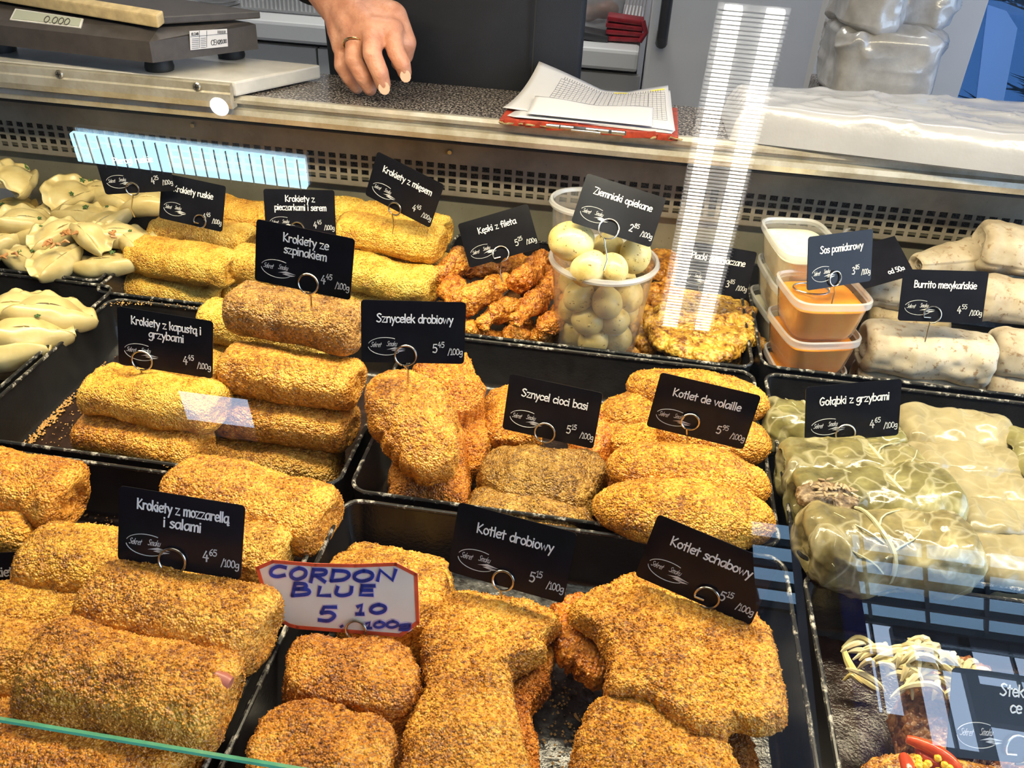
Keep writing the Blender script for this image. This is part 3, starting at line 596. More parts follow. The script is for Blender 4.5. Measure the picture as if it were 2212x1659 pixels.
CARDS = {
'ami i': ([-0.8934, 1.0999, 0.0052], [[0.9821, -0.1735, 0.0729], [0.1321, 0.9114, 0.3897], [-0.134, -0.3731, 0.9181]]),
'pierogi': ([-0.5625, 0.9245, 0.1126], [[0.9859, -0.122, -0.1144], [0.1262, 0.9916, 0.03], [0.1098, -0.044, 0.993]]),
'ruskie': ([-0.5008, 0.9306, 0.0773], [[0.9884, 0.1235, 0.0879], [-0.1445, 0.9425, 0.3013], [-0.0457, -0.3105, 0.9495]]),
'pieczark': ([-0.3696, 0.9342, 0.0765], [[0.9965, -0.033, -0.0771], [0.0548, 0.9521, 0.3009], [0.0635, -0.3041, 0.9505]]),
'szpinak': ([-0.255, 0.6441, 0.163], [[0.9957, 0.0306, 0.0875], [-0.0425, 0.9895, 0.1381], [-0.0823, -0.1412, 0.9866]]),
'miesem': ([-0.2392, 0.9178, 0.1243], [[0.9336, 0.2032, 0.2952], [-0.2222, 0.9745, 0.0317], [-0.2812, -0.0951, 0.9549]]),
'keski': ([-0.1336, 0.9415, 0.0708], [[0.9238, -0.0005, -0.3829], [0.2307, 0.7987, 0.5557], [0.3055, -0.6017, 0.738]]),
'ziemniaki': ([0.0005, 0.8608, 0.1488], [[0.9792, -0.0759, 0.1883], [-0.0606, 0.7758, 0.6281], [-0.1937, -0.6264, 0.7551]]),
'placki': ([0.1164, 0.9324, 0.0614], [[0.9858, -0.148, 0.0792], [0.1187, 0.9482, 0.2945], [-0.1187, -0.281, 0.9523]]),
'sos': ([0.2303, 0.8661, 0.1178], [[0.846, -0.5118, -0.1496], [0.5324, 0.7955, 0.2895], [-0.0291, -0.3245, 0.9454]]),
'burrito': ([0.345, 0.8784, 0.0834], [[0.9969, -0.0187, -0.076], [0.0438, 0.9377, 0.3447], [0.0648, -0.3469, 0.9356]]),
'kapusta': ([-0.3785, 0.6182, 0.0809], [[0.9966, -0.0532, 0.0625], [0.04, 0.9797, 0.1962], [-0.0717, -0.193, 0.9786]]),
'sznycelek': ([-0.1544, 0.6143, 0.1231], [[0.9747, -0.2228, -0.0171], [0.2223, 0.9583, 0.1798], [-0.0236, -0.1791, 0.9835]]),
'cioci': ([-0.0374, 0.6488, 0.0376], [[0.9919, 0.1155, 0.0526], [-0.1248, 0.9635, 0.2368], [-0.0234, -0.2415, 0.9701]]),
'volaille': ([0.0915, 0.6365, 0.0653], [[0.9932, 0.0649, 0.0962], [-0.073, 0.9939, 0.0828], [-0.0903, -0.0893, 0.9919]]),
'golabki': ([0.2281, 0.6849, 0.0524], [[0.9734, -0.1613, -0.1629], [0.1955, 0.9553, 0.2218], [0.1198, -0.2477, 0.9614]]),
'mozz': ([-0.262, 0.4025, 0.0744], [[0.9979, -0.045, 0.0463], [0.0278, 0.9468, 0.3208], [-0.0582, -0.3188, 0.946]]),
'brok': ([-0.4012, 0.4106, -0.0111], [[0.9759, -0.1843, -0.117], [0.2144, 0.91, 0.355], [0.041, -0.3715, 0.9275]]),
'cordon': ([-0.1545, 0.4002, 0.0383], [[0.9926, 0.0233, -0.1193], [0.0259, 0.9183, 0.395], [0.1187, -0.3952, 0.9109]]),
'drobiowy': ([-0.0451, 0.4457, 0.0564], [[0.9887, 0.1307, 0.0731], [-0.1468, 0.9414, 0.3035], [-0.0291, -0.3108, 0.95]]),
'schab': ([0.0882, 0.455, 0.0563], [[0.9591, 0.229, 0.1666], [-0.2532, 0.9569, 0.142], [-0.1269, -0.1784, 0.9757]]),
'stek': ([0.2818, 0.3914, 0.0288], [[0.9816, -0.1908, -0.0125], [0.1567, 0.7655, 0.6241], [-0.1095, -0.6146, 0.7812]]),

}
W2, H2 = .0425, .027
def corner_ring(w_, h_, r, n=5):
    return [(sx * (w_ - r) + r * math.cos(math.radians(a0 + 90 * k / n)), sy * (h_ - r) + r * math.sin(math.radians(a0 + 90 * k / n))) for sx, sy, a0 in ((1, 1, 0), (-1, 1, 90), (-1, -1, 180), (1, -1, 270)) for k in range(n + 1)]
def wire_ring(root, T, R, ring, open_, n_up=None, stem=None, cardz=-.0014):
    px, py, rp = ring; nv = R[:, 1]; c3 = onplane(px, py, T + R @ np.array([0, cardz, 0]), nv); dist = np.dot(c3 - CAM, CR[:, 1]); r = rp * dist / CF
    if isinstance(open_, tuple): r = r
    l = R.T @ (c3 - T); a0 = -100
    # ring lies on the front of the card, its end turned in when the loop is open
    pts = []; span = 300 if open_ is True else 352
    for k in range(33):
        a = math.radians(a0 + span * k / 32); pts.append((l[0] + r * math.cos(a), l[1] - .0006 * k / 32, l[2] + r * math.sin(a)))
    if open_ is True: pts.append((l[0] - r * .15, l[1], l[2] - r * .35)); 
    mb = MB().tube(pts, .00085, 8)
    if stem:
        q = R.T @ (onplane(stem[0], stem[1], T + R @ np.array([0, .004, 0]), nv) - T)
        mb.tube([pts[0], (q[0] * .4 + pts[0][0] * .6, .001, pts[0][2] * .6 + q[2] * .4), (q[0], .004, q[2]), (q[0], .007, q[2] - .012)], .0008, 8)
    return mb.build('wire_ring', M['wire'], root, True)
def price_card(key, lines, price, ring, stem=None, open_=False, label='', th_=.0046, tcol=None):
    T, R = CARDS[key]; T = np.array(T); R = np.array(R)
    mw = Matrix([[*R[0], T[0]], [*R[1], T[1]], [*R[2], T[2]], [0, 0, 0, 1]])
    ring_pts = corner_ring(W2, H2, .003); V = [(x, y_, z) for y_ in (0, .0007) for x, z in ring_pts]; n = len(ring_pts)
    bm = bmesh.new(); vs = [bm.verts.new(v) for v in V]; bm.faces.new(vs[:n]); bm.faces.new(vs[n:][::-1])
    for k in range(n): bm.faces.new((vs[k], vs[n + k], vs[n + (k + 1) % n], vs[(k + 1) % n]))
    bmesh.ops.recalc_face_normals(bm, faces=bm.faces[:]); me = bpy.data.meshes.new('price_card'); bm.to_mesh(me); bm.free()
    o = link('price_card', me, M['card']); o.matrix_world = mw; prop(o, label, 'price card')
    fn = lambda u, v, l: (u, -.00005 - l, v)
    rb = Ribbons(); hs = .0072
    ys = [.0085] if len(lines) == 1 else [.0130, .0030]
    for t_, y in zip(lines, ys):
        W_ = textw(t_) * hs / 8; sq = min(1, .062 / W_)
        for s_ in layout(t_, .001, y, hs, 'c', 0, sq): rb.stroke(s_, .0010, fn)
    if lines and lines[0]: rb.build('title_lettering', M['letter'], o)
    rb = Ribbons()
    if price:
        a, b = price
        for s_ in layout(a, .0160, -.0172, .0072, 'l'): rb.stroke(s_, .00095, fn)
        for s_ in layout(b, .0203, -.0125, .0046, 'l'): rb.stroke(s_, .0006, fn)
        for s_ in layout('/100g', .0408, -.0188, .0052, 'r', 0, .92): rb.stroke(s_, .00062, fn)
        rb.build('price_lettering', M['price'], o)
    lg = Ribbons(); lx, ly = -.0225, -.0120
    for s_ in layout('Sekret', lx - .0125, ly - .0012, .0042, 'l', .28, .62): lg.stroke(s_, .00030, fn)
    for s_ in layout('Smaku', lx + .0005, ly - .0002, .0042, 'l', .28, .62): lg.stroke(s_, .00030, fn)
    for a0, a1, wd in ((100, 195, .0004), (165, 330, .0004)):
        if a0 == 100: pts = [(lx + .0145 * math.cos(math.radians(a)), ly + .0072 * math.sin(math.radians(a))) for a in range(60, 172, 8)]
        else: pts = [(lx + .0145 * math.cos(math.radians(a)), ly + .0082 * math.sin(math.radians(a))) for a in range(190, 320, 8)]
        lg.stroke(pts, wd, fn)
    lg.poly([(lx + .0005, ly - .0034), (lx + .0075, ly - .0010), (lx + .0165, ly - .0026), (lx + .0030, ly - .0030)][::1], fn)
    lg.poly([(lx + .0045, ly - .0040), (lx + .0075, ly - .0030), (lx + .0120, ly - .0034), (lx + .0080, ly - .0046)], fn)
    lg.poly([(lx + .0085, ly - .0048), (lx + .0125, ly - .0036), (lx + .0160, ly - .0038), (lx + .0120, ly - .0050)], fn)
    lg.build('logo', M['price'], o)
    if ring:
        h = wire_ring(o, T, R, ring, open_, None, stem)
    return o
C_ = price_card
C_('ami i', ['ami i', ''], ('4', '85'), None, label="black price card cut by the left edge, its title ending in 'ami i'")
C_('pierogi', ['Pierogi ruskie'], ('4', '25'), (286, 408, 14), (283, 450), label="black price card 'Pierogi ruskie' over the heap of dumplings")
C_('ruskie', ['Krokiety ruskie'], ('4', '45'), (432, 478, 14), (432, 500), True, "spotted black price card 'Krokiety ruskie' above golden croquettes")
C_('pieczark', ['Krokiety z', 'pieczarkami i serem'], ('4', '45'), (642, 495, 15), (645, 520), label="black price card 'Krokiety z pieczarkami i serem', partly covered")
C_('szpinak', ['Krokiety ze', 'szpinakiem'], ('4', '45'), (666, 613, 22), (672, 640), label="black price card 'Krokiety ze szpinakiem' on the tall croquette stack")
C_('miesem', ['Krokiety z mięsem'], ('4', '45'), (853, 451, 14), (851, 486), label="steeply tilted black price card 'Krokiety z mięsem'")
C_('keski', ['Kęski z fileta'], ('5', '25'), (1082, 549, 17), (1080, 588), True, "bluish black price card 'Kęski z fileta' tilted up to the right")
C_('ziemniaki', ['Ziemniaki opiekane'], ('2', '85'), (1315, 495, 22), (1312, 560), label="black price card 'Ziemniaki opiekane' stuck in the cup of potatoes")
C_('placki', ['Placki ziemniaczane'], ('3', '85'), (1523, 622, 14), (1523, 650), label="black price card 'Placki ziemniaczane' behind the potato pancakes")
C_('sos', ['Sos pomidorowy'], ('3', '85'), (1804, 602, 16), (1802, 632), label="black price card 'Sos pomidorowy' on the upper tomato sauce tub")
C_('burrito', ['Burrito mexykańskie'], ('4', '55'), (2014, 680, 18), (2003, 715), True, "black price card 'Burrito mexykańskie' on the front burrito")
C_('kapusta', ['Krokiety z kapustą i', 'grzybami'], ('4', '45'), (307, 779, 22), (306, 805), label="black price card 'Krokiety z kapustą i grzybami' on the left stack")
C_('sznycelek', ['Sznycelek drobiowy'], ('5', '45'), (876, 768, 23), (882, 800), label="black price card 'Sznycelek drobiowy' on the tall schnitzel")
C_('cioci', ['Sznycel cioci basi'], ('5', '15'), (1177, 935, 22), (1176, 964), label="black price card 'Sznycel cioci basi' above dark schnitzels")
C_('volaille', ['Kotlet de volaille'], ('5', '95'), (1491, 911, 19), (1485, 962), label="black price card 'Kotlet de volaille' over spindle shaped cutlets")
C_('golabki', ['Gołąbki z grzybami'], ('4', '65'), (1826, 937, 21), (1818, 962), label="black price card 'Gołąbki z grzybami' over cabbage rolls")
C_('mozz', ['Krokiety z mozzarellą', 'i salami'], ('4', '65'), (372, 1212, 29), (378, 1245), label="black price card 'Krokiety z mozzarellą i salami' at front left")
C_('brok', ['krokiet z brokułem'], ('4', '45'), (42, 1325, 31), (50, 1408), True, "black price card '...t z brokułem' cut by the left edge")
C_('drobiowy', ['Kotlet drobiowy'], ('5', '15'), (1087, 1254, 23), (1085, 1300), label="black price card 'Kotlet drobiowy' at the front centre")
C_('schab', ['Kotlet schabowy'], ('5', '15'), (1527, 1291, 26), (1505, 1352), True, "black price card 'Kotlet schabowy' tilted down to the right")
C_('stek', ['Stek z', 'ce'], ('5', '95'), (2200, 1620, 30), None, True, "price card 'Stek z' in the lower right corner with blue reflections")
# a card lying back behind the sauce tubs
T = F(1880, 572, .98); 
bm_ = MB().box((0, 0, 0), (.085, .0007, .054)); o = bm_.build('price_card', M['card']); o.location = T; o.rotation_euler = (math.radians(-58), math.radians(-14), math.radians(20)); prop(o, "toppled black price card lying behind the tomato sauce card", 'price card')
rb = Ribbons(); fn = lambda u, v, l: (u, -.0004 - l, v)
for s_ in layout('od 50g', .034, -.018, .006, 'r'): rb.stroke(s_, .0009, fn)
rb.build('price_lettering', M['letter'], o)
# sliver of a card at the left edge
o = MB().box((0, 0, 0), (.085, .0007, .054)).build('price_card', M['card']); p = F(8, 762, .60); o.location = (p[0] - .0445, p[1], p[2] + .022); o.rotation_euler = (math.radians(-14), math.radians(8), 0); prop(o, 'sliver of a black price card at the left edge over flat dumplings', 'price card')

# hand-written sign
T, R = CARDS['cordon']; T = np.array(T); R = np.array(R)
mw = Matrix([[*R[0], T[0]], [*R[1], T[1]], [*R[2], T[2]], [0, 0, 0, 1]])
def S2(px, py): l = R.T @ (onplane(px, py, T, R[:, 1]) - T); return np.array([l[0], l[2]])
oc = [S2(*p) for p in ((553, 1226), (586, 1211), (680, 1217), (770, 1219), (858, 1217), (902, 1240), (906, 1345), (868, 1374), (740, 1366), (640, 1357), (622, 1352), (582, 1328))]
sgn = MB().prism([(p[0], 0, p[1]) for p in oc], (0, .0007, 0)).build('hand_written_sign', M['sign']); sgn.matrix_world = mw
prop(sgn, "eight sided red bordered card hand lettered CORDON BLUE in blue", 'sign')
fn = lambda u, v, l: (u, -.00005 - l, v)
rb = Ribbons(); cen = sum(oc) / len(oc); ins = [p + (cen - p) / np.linalg.norm(cen - p) * .0012 for p in oc]
for i in range(len(ins)): rb.stroke([ins[i], ins[(i + 1) % len(ins)]], .0026, fn, .0003)
rb.build('red_border', M['sign_red'], sgn)
def hand(s, box, hb, halo):                   # letters laid into pixel boxes of the sign: (x, baseline y, cap height, width)
    for ch, (x, y, h, w_) in zip(s, box):
        gw, ss = glyph_strokes(ch)
        for k in ss:
            if len(k) == 2: k = [k[0], (k[0] + k[1]) / 2, k[1]]
            pts = [S2(x + (p[0] / (gw - .8)) * w_ + p[1] / 8 * h * .22, y - p[1] / 8 * h) for p in k]
            hb.stroke(pts, .0025 if h > 17 else .0018, fn, .0007)
            halo.stroke(pts, .0040, fn, .0002)
hb, ha = Ribbons(), Ribbons()
hand('CORDON', [(580, 1245, 22, 30), (624, 1251, 24, 34), (668, 1256, 26, 34), (712, 1254, 22, 40), (760, 1255, 22, 42), (812, 1253, 22, 38)], hb, ha)
hand('BLUE', [(628, 1286, 26, 38), (684, 1286, 18, 26), (722, 1286, 18, 34), (775, 1285, 20, 28)], hb, ha)
hand('5,10', [(686, 1341, 30, 34), (735, 1352, 8, 6), (768, 1326, 20, 14), (797, 1324, 18, 32)], hb, ha)
hand('100g', [(788, 1356, 12, 12), (806, 1355, 12, 22), (833, 1355, 13, 24), (862, 1356, 12, 22)], hb, ha)
ha.build('ink_bleed', M['halo'], sgn); hb.build('blue_lettering', M['blue_ink'], sgn)
h = wire_ring(sgn, T, R, (769, 1362, 22), False, None, (770, 1386))

# printing on the scale: sticker text and display digits
def px_text(s, x, y, h, w_, fn3, rbn, wd, shear=.1):
    u = w_ / textw(s)
    x0 = x
    for ch in s:
        gw, ss = glyph_strokes(ch)
        for k in ss: rbn.stroke([(x0 + (p[0] + p[1] * shear) * u, y(x0) - p[1] / 8 * h) for p in k], wd, fn3)
        x0 += gw * u
    return
f3 = lambda u, v, l: tuple(SIDE(u, v, .0007 + l))
rb = Ribbons()
px_text('CE', 455, lambda x: 97 - (x - 455) * .1, 11, 11, f3, rb, 1.1, 0); px_text('M20', 467, lambda x: 95 - (x - 467) * .1, 9, 12, f3, rb, 1.1, 0); px_text('1383', 480, lambda x: 93 - (x - 480) * .1, 8, 9, f3, rb, .8, 0)
px_text('ELZAB', 413, lambda x: 76 - (x - 413) * .1, 5, 15, f3, rb, 1.0, 0)
for y0 in (84, 88, 92, 96, 100, 104): rb.stroke([(414, y0), (428, y0 - 1.2)], .7, f3); rb.stroke([(433, y0 - 1.5), (444, y0 - 2.5)], .6, f3)
for x0 in (430, 446): rb.stroke([(x0, 105 - (x0 - 411) * .1), (x0, 66)], .5, f3)
for y0 in (79, ): rb.stroke([(411, y0), (490, y0 - 7)], .5, f3)
for k in range(9): rb.stroke([(470 + k * 2, 66), (470 + k * 2, 72)], .8, f3)
o = rb.build('sticker_print', M['foot'], root_scale_sticker if 'root_scale_sticker' in globals() else st); o.matrix_parent_inverse = sinv
f4 = lambda u, v, l: tuple(onface(u, v, .0019 + l))
rb = Ribbons(); px_text('0.000', 95, lambda x: 51 + (x - 95) * .12, 13, 55, f4, rb, 1.6, .2)
o = rb.build('display_digits', M['dark_plastic'], dsp); o.matrix_parent_inverse = sinv

# ------------------------------------------------------------ food
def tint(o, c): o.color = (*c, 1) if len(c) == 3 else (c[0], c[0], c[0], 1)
def rollmesh(L, w, h, seed, step=.0013, rc=.011, spiral=.0022, lump=.0022, crumb=.0007, gsize=.0024, bend=0, ends=(1, 1), n=2.5, flap=.05, shape=None, lf=26, ridge=0, tip=0, dent=.0025, mid=None):
    R = (w + h) / 4; rc = min(rc, R * .95)
    segs = [R - rc, rc * math.pi / 2, L - 2 * rc, rc * math.pi / 2, R - rc]; tot = sum(segs)
    nu = max(24, int(tot / step)); nv = max(24, int(math.pi * 2 * R / step)); nv -= nv % 2
    s = np.linspace(.0004, tot - .0004, nu); x = np.zeros(nu); rho = np.zeros(nu); cap = np.zeros(nu)
    c1, c2, c3, c4 = np.cumsum(segs)[:4]
    for i, q in enumerate(s):
        if q < c1: x[i] = -L / 2; rho[i] = q; cap[i] = -1
        elif q < c2: a = (q - c1) / rc; x[i] = -L / 2 + rc * (1 - math.cos(a)); rho[i] = R - rc + rc * math.sin(a)
        elif q < c3: x[i] = -L / 2 + rc + (q - c2); rho[i] = R
        elif q < c4: a = (q - c3) / rc; x[i] = L / 2 - rc + rc * math.sin(a); rho[i] = R - rc + rc * math.cos(a)
        else: x[i] = L / 2; rho[i] = tot - q; cap[i] = 1
    rho = rho / R; ph = np.arange(nv) / nv * 2 * np.pi
    c_, s_ = np.cos(ph), np.sin(ph); cc = np.sign(c_) * np.abs(c_) ** (2 / n); ss = np.sign(s_) * np.abs(s_) ** (2 / n)
    rs = np.random.RandomState(seed + 11); p0_ = rs.rand() * 6.28
    fl_ = 1 + flap * (((ph - p0_) % (2 * np.pi)) / (2 * np.pi) - .5)
    prof = np.ones(nu) if shape is None else shape(x / (L / 2))
    V = np.zeros((nu, nv, 3)); V[..., 0] = x[:, None]
    V[..., 1] = (w / 2) * (rho * prof)[:, None] * (cc * fl_)[None]; V[..., 2] = (h / 2) * (rho * prof)[:, None] * (ss * fl_)[None]
    # folded ends: a coiled groove
    m = (np.abs(cap) > 0)[:, None] * np.clip((.92 - rho)[:, None] / .15, 0, 1)
    sg = np.sign(x)[:, None]
    if spiral:
        g = .5 + .5 * np.sin(ph[None] * sg + rho[:, None] * 15 + seed)
        V[..., 0] -= sg * m * (spiral * g ** .7 + dent * (1 - rho[:, None]))
    if bend: V[..., 2] -= bend * (x[:, None] / (L / 2)) ** 2
    if mid: V[..., 1] += mid * (x[:, None] / (L / 2)) ** 2
    Nn = gnormals(V)
    if np.mean((Nn[nu // 2] * np.stack([0 * cc, cc, ss], -1)).sum(-1)) < 0: Nn = -Nn
    d = lump * 2 * (fbm(V, lf, seed, 2) - .5) * 2 + lump * .5 * (vn(V, lf * 4, seed + 5) - .5) * 2
    if ridge: 
        r_ = 1 - np.abs(2 * fbm(V, 38, seed + 9, 2) - 1); d += ridge * (r_ ** 6)
    if crumb:
        msk = .35 + .65 * np.clip((fbm(V, 60, seed + 3, 2) - .3) * 3, 0, 1)
        d += crumb * grains(V, gsize, seed) * msk + crumb * .8 * (vn(V, 330, seed + 1) - .5)
    V = V + Nn * d[..., None]
    Vf = V.reshape(-1, 3); a = len(Vf); Vf = np.vstack([Vf, V[0].mean(0), V[-1].mean(0)])
    T = [(a, (k + 1) % nv, k) for k in range(nv)] + [(a + 1, (nu - 1) * nv + k, (nu - 1) * nv + (k + 1) % nv) for k in range(nv)]
    q = gridfaces(nu, nv)
    return Vf, q, T
def coat(o, V, q, n, size, seed, mat, cull=-.35):
    """loose-lying crumbs of the coating: little pyramids sunk into the crust"""
    rs = np.random.RandomState(seed + 77); q = np.asarray(q); P = V[q]; nr = np.cross(P[:, 2] - P[:, 0], P[:, 3] - P[:, 1]); ar = np.linalg.norm(nr, axis=1); ok = ar > 1e-12
    q, P, nr, ar = q[ok], P[ok], nr[ok], ar[ok]; nr = nr / ar[:, None]; c = P.mean(1); out = np.sign((nr * (c - V.mean(0))).sum(1).mean()); nr = nr * out
    pr = ar * (nr[:, 2] > cull); i = rs.choice(len(q), n, p=pr / pr.sum()); w_ = rs.dirichlet((1, 1, 1, 1), n)[..., None]; c = (P[i] * w_).sum(1); N_ = nr[i] + rs.normal(0, .25, (n, 3)); N_ /= np.linalg.norm(N_, axis=1)[:, None]
    t = np.cross(N_, rs.normal(0, 1, (n, 3))); t /= np.linalg.norm(t, axis=1)[:, None]; b = np.cross(N_, t); s_ = (size * rs.uniform(.45, 1.15, n))[:, None]
    pts = [c + N_ * s_ * rs.uniform(.35, .9, (n, 1)) + t * s_ * rs.uniform(-.3, .3, (n, 1))]
    for k in range(4): a = k * 1.571; pts.append(c + (t * math.cos(a) + b * math.sin(a)) * s_ * rs.uniform(.5, .95, (n, 1)) - N_ * s_ * .12)
    Vc = np.stack(pts, 1).reshape(-1, 3); b0 = np.arange(n) * 5; T = np.concatenate([np.stack([b0, b0 + 1 + k, b0 + 1 + (k + 1) % 4], 1) for k in range(4)])
    k_ = link('crumb_coating', npmesh('crumb_coating', Vc, None, T, smooth=False), mat, o); k_['kind'] = 'stuff'; k_.color = o.color
def place(o, A, B, roll=0, cen=None):
    A = np.array(A); B = np.array(B); x = B - A; x = x / np.linalg.norm(x); z = np.array([0, 0, 1.]) - x * x[2]; z /= np.linalg.norm(z); y = np.cross(z, x)
    Mx = Matrix([[x[0], y[0], z[0]], [x[1], y[1], z[1]], [x[2], y[2], z[2]]]) @ Matrix.Rotation(roll, 3, 'X')
    c = (A + B) / 2 if cen is None else np.array(cen)
    o.matrix_world = Matrix.Translation(Vector(c)) @ Mx.to_4x4()
def roll(name, label, cat, group, l, r, z, w, h, tn, seed, mat='bread', zr=None, rl=0, **k):
    A, B = G(l[0], l[1], z), G(r[0], r[1], z if zr is None else zr)
    L = np.linalg.norm(B - A)
    V, q, T = rollmesh(L, w, h, seed, **k); o = link(name, npmesh(name, V, q, T), M[mat]); place(o, A, B, rl); tint(o, tn)
    if mat in ('bread', 'bread_far', 'bread_dark', 'fried'): coat(o, V, q, COAT(np.linalg.norm(np.array(o.matrix_world.translation) - CAM), L * (w + h)), .0016 if mat == 'fried' else (.0011 if mat == 'bread_far' else (.0017 if CAM[2] and abs(np.linalg.norm(np.array(o.matrix_world.translation) - CAM)) < .66 else .0013)), seed, M[mat])
    prop(o, label, cat, group); return o
def COAT(dist, area_): return int(area_ / .0115 * 2300 * min(1.5, (.72 / dist) ** 2))
def kro(label, l, r, z, tn, seed, grp, w=.052, h=.042, mat='bread', step=.0016, **k):
    return roll('croquette', label, 'croquette', grp, l, r, z, w, h, tn, seed, mat, step=step, **k)

def blobmesh(poly, T_, seed, step=.0016, ragged=.0015, lump=.0025, crumb=.0008, gsize=.0026, edge=4, dome=.4, lf=40, ridge=0, sheet=0, wave=0):
    """poly: 2-D outline (local x,y). A cushion of thickness T_ over that outline"""
    P = np.array(poly, float); c = P.mean(0); P = P - c
    cl = np.array(smooth([tuple(p) for p in P] + [tuple(P[0])], 10))[:-1]
    ang = np.arctan2(cl[:, 1], cl[:, 0]); rad = np.hypot(cl[:, 0], cl[:, 1]); od = np.argsort(ang); ang, rad = ang[od], rad[od]
    per = np.hypot(*(cl - np.roll(cl, 1, 0)).T).sum(); nv = int(per / step); nv -= nv % 2; ph = np.arange(nv) / nv * 2 * np.pi - np.pi
    Rr = np.interp(ph, ang, rad, period=2 * np.pi); k = np.ones(5) / 5
    Rr = np.convolve(np.concatenate([Rr[-2:], Rr, Rr[:2]]), k, 'valid')
    Rr = Rr * (1 + 0) + ragged * 2 * (fbm(np.stack([np.cos(ph) * 3, np.sin(ph) * 3, ph * 0], -1), 3.5, seed, 3) - .5) * 2
    Rm = Rr.mean(); nt_ = int(Rm / step)
    t = np.linspace(.01, 1, nt_); th_ = np.arccos(1 - t * .0)  # radial stations
    rt = np.concatenate([np.linspace(.01, .9, int(nt_ * .85)), .9 + .1 * np.sin(np.linspace(0, np.pi / 2, 9)[1:])])
    zt = np.where(rt < .9, 1.0, np.sqrt(np.clip(1 - ((rt - .9) / .1) ** 2, 0, 1)))
    zt = zt * (1 + dome * (1 - rt ** 2)) / (1 + dome)
    top = np.stack([rt, T_ * (.12 + .88 * zt)], -1)
    rb_ = np.array([.995, .97, .9, .6, .02]); zb = np.array([.10, .04, 0, 0, 0]) * T_
    st_ = np.concatenate([top, np.stack([rb_, zb], -1)])
    V = np.zeros((len(st_), nv, 3)); V[..., 0] = st_[:, 0:1] * Rr * np.cos(ph); V[..., 1] = st_[:, 0:1] * Rr * np.sin(ph); V[..., 2] = st_[:, 1:2]
    if wave: V[..., 2] += wave * 2 * (fbm(V * np.array([1, 1, 0]), 22, seed + 4, 2) - .5)
    Nn = gnormals(V)
    if Nn[3, :, 2].mean() < 0: Nn = -Nn
    d = lump * 2 * (fbm(V, lf, seed, 3) - .5) * 2
    if ridge: r_ = 1 - np.abs(2 * fbm(V, 45, seed + 9, 2) - 1); d += ridge * r_ ** 6
    if crumb: d += crumb * grains(V, gsize, seed) + crumb * .8 * (vn(V, 300, seed + 1) - .5)
    V = V + Nn * d[..., None]
    nu = len(st_); Vf = V.reshape(-1, 3); a = len(Vf); Vf = np.vstack([Vf, V[0].mean(0), V[-1].mean(0)])
    T = [(a, k_, (k_ + 1) % nv) for k_ in range(nv)] + [(a + 1, (nu - 1) * nv + (k_ + 1) % nv, (nu - 1) * nv + k_) for k_ in range(nv)]
    q = gridfaces(nu, nv)[:, ::-1]
    return Vf, q, T, c
def blob(name, label, cat, grp, pix, z, T_, tn, seed, mat='bread', tilt=(0, 0), **k):
    """outline given in picture points on the plane z (+ tilt dz/dx, dz/dy); the top surface follows that plane"""
    c0 = G(*np.mean(pix, 0), z); n = np.array([-tilt[0], -tilt[1], 1.]); n /= np.linalg.norm(n)
    X = [onplane(p[0], p[1], c0, n) for p in pix]; ux = np.array([1., 0, 0]); ux -= n * (ux @ n); ux /= np.linalg.norm(ux); uy = np.cross(n, ux)
    poly = [((x - c0) @ ux, (x - c0) @ uy) for x in X]
    V, q, T, c = blobmesh(poly, T_, seed, **k)
    o = link(name, npmesh(name, V, q, T), M[mat]); org = c0 + ux * c[0] + uy * c[1] - n * T_
    o.matrix_world = Matrix([[ux[0], uy[0], n[0], org[0]], [ux[1], uy[1], n[1], org[1]], [ux[2], uy[2], n[2], org[2]], [0, 0, 0, 1]])
    tint(o, tn); prop(o, label, cat, grp)
    if mat in ('bread', 'bread_far', 'bread_dark', 'fried'): coat(o, V, q, COAT(np.linalg.norm(org - CAM), np.ptp(V[:, 0]) * np.ptp(V[:, 1])), .0017 if np.linalg.norm(org - CAM) < .66 else .0013, seed, M[mat])
    return o

GA = 'croquettes in the middle left tray'; GB = 'croquettes in the back row tray'; GC = 'coarse croquettes in the front left tray'
gold, brown, pale, dk = (1.0, .92, .75), (.78, .68, .55), (1.0, 1.0, .85), (.62, .58, .46)
# middle left tray: tall stack on the right, low stack on the left
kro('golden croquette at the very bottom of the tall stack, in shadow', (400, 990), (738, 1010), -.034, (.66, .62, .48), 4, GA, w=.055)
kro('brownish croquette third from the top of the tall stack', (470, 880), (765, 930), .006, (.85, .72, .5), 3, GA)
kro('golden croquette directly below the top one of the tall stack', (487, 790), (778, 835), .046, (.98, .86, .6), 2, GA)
kro('darkest brown croquette on top of the tall stack', (503, 662), (780, 715), .087, (.86, .74, .62), 1, GA, mat='bread_dark', flap=.08)
kro('yellow croquette behind the tall stack at its top', (440, 690), (690, 725), .030, pale, 5, GA, mat='bread_far')
kro('yellow croquette behind the tall stack, second from its top', (452, 755), (700, 790), -.008, pale, 6, GA, mat='bread_far')
kro('yellow croquette lowest behind the tall stack', (415, 815), (690, 860), -.034, gold, 7, GA, mat='bread_far')
kro('smooth golden croquette just right of the cabbage card', (360, 775), (484, 820), .028, gold, 12, GA, mat='bread_far', w=.045)
kro('golden croquette on top of the low stack with a torn flap of crumbs', (192, 838), (476, 885), .030, (1.0, .82, .52), 8, GA, mat='bread_far', flap=.12, lump=.003)
kro('golden croquette second in the low stack', (186, 925), (440, 975), -.006, (.95, .78, .48), 9, GA)
kro('orange brown croquette half hidden at the bottom of the low stack', (186, 985), (420, 1010), -.036, (.86, .62, .36), 10, GA, h=.036)
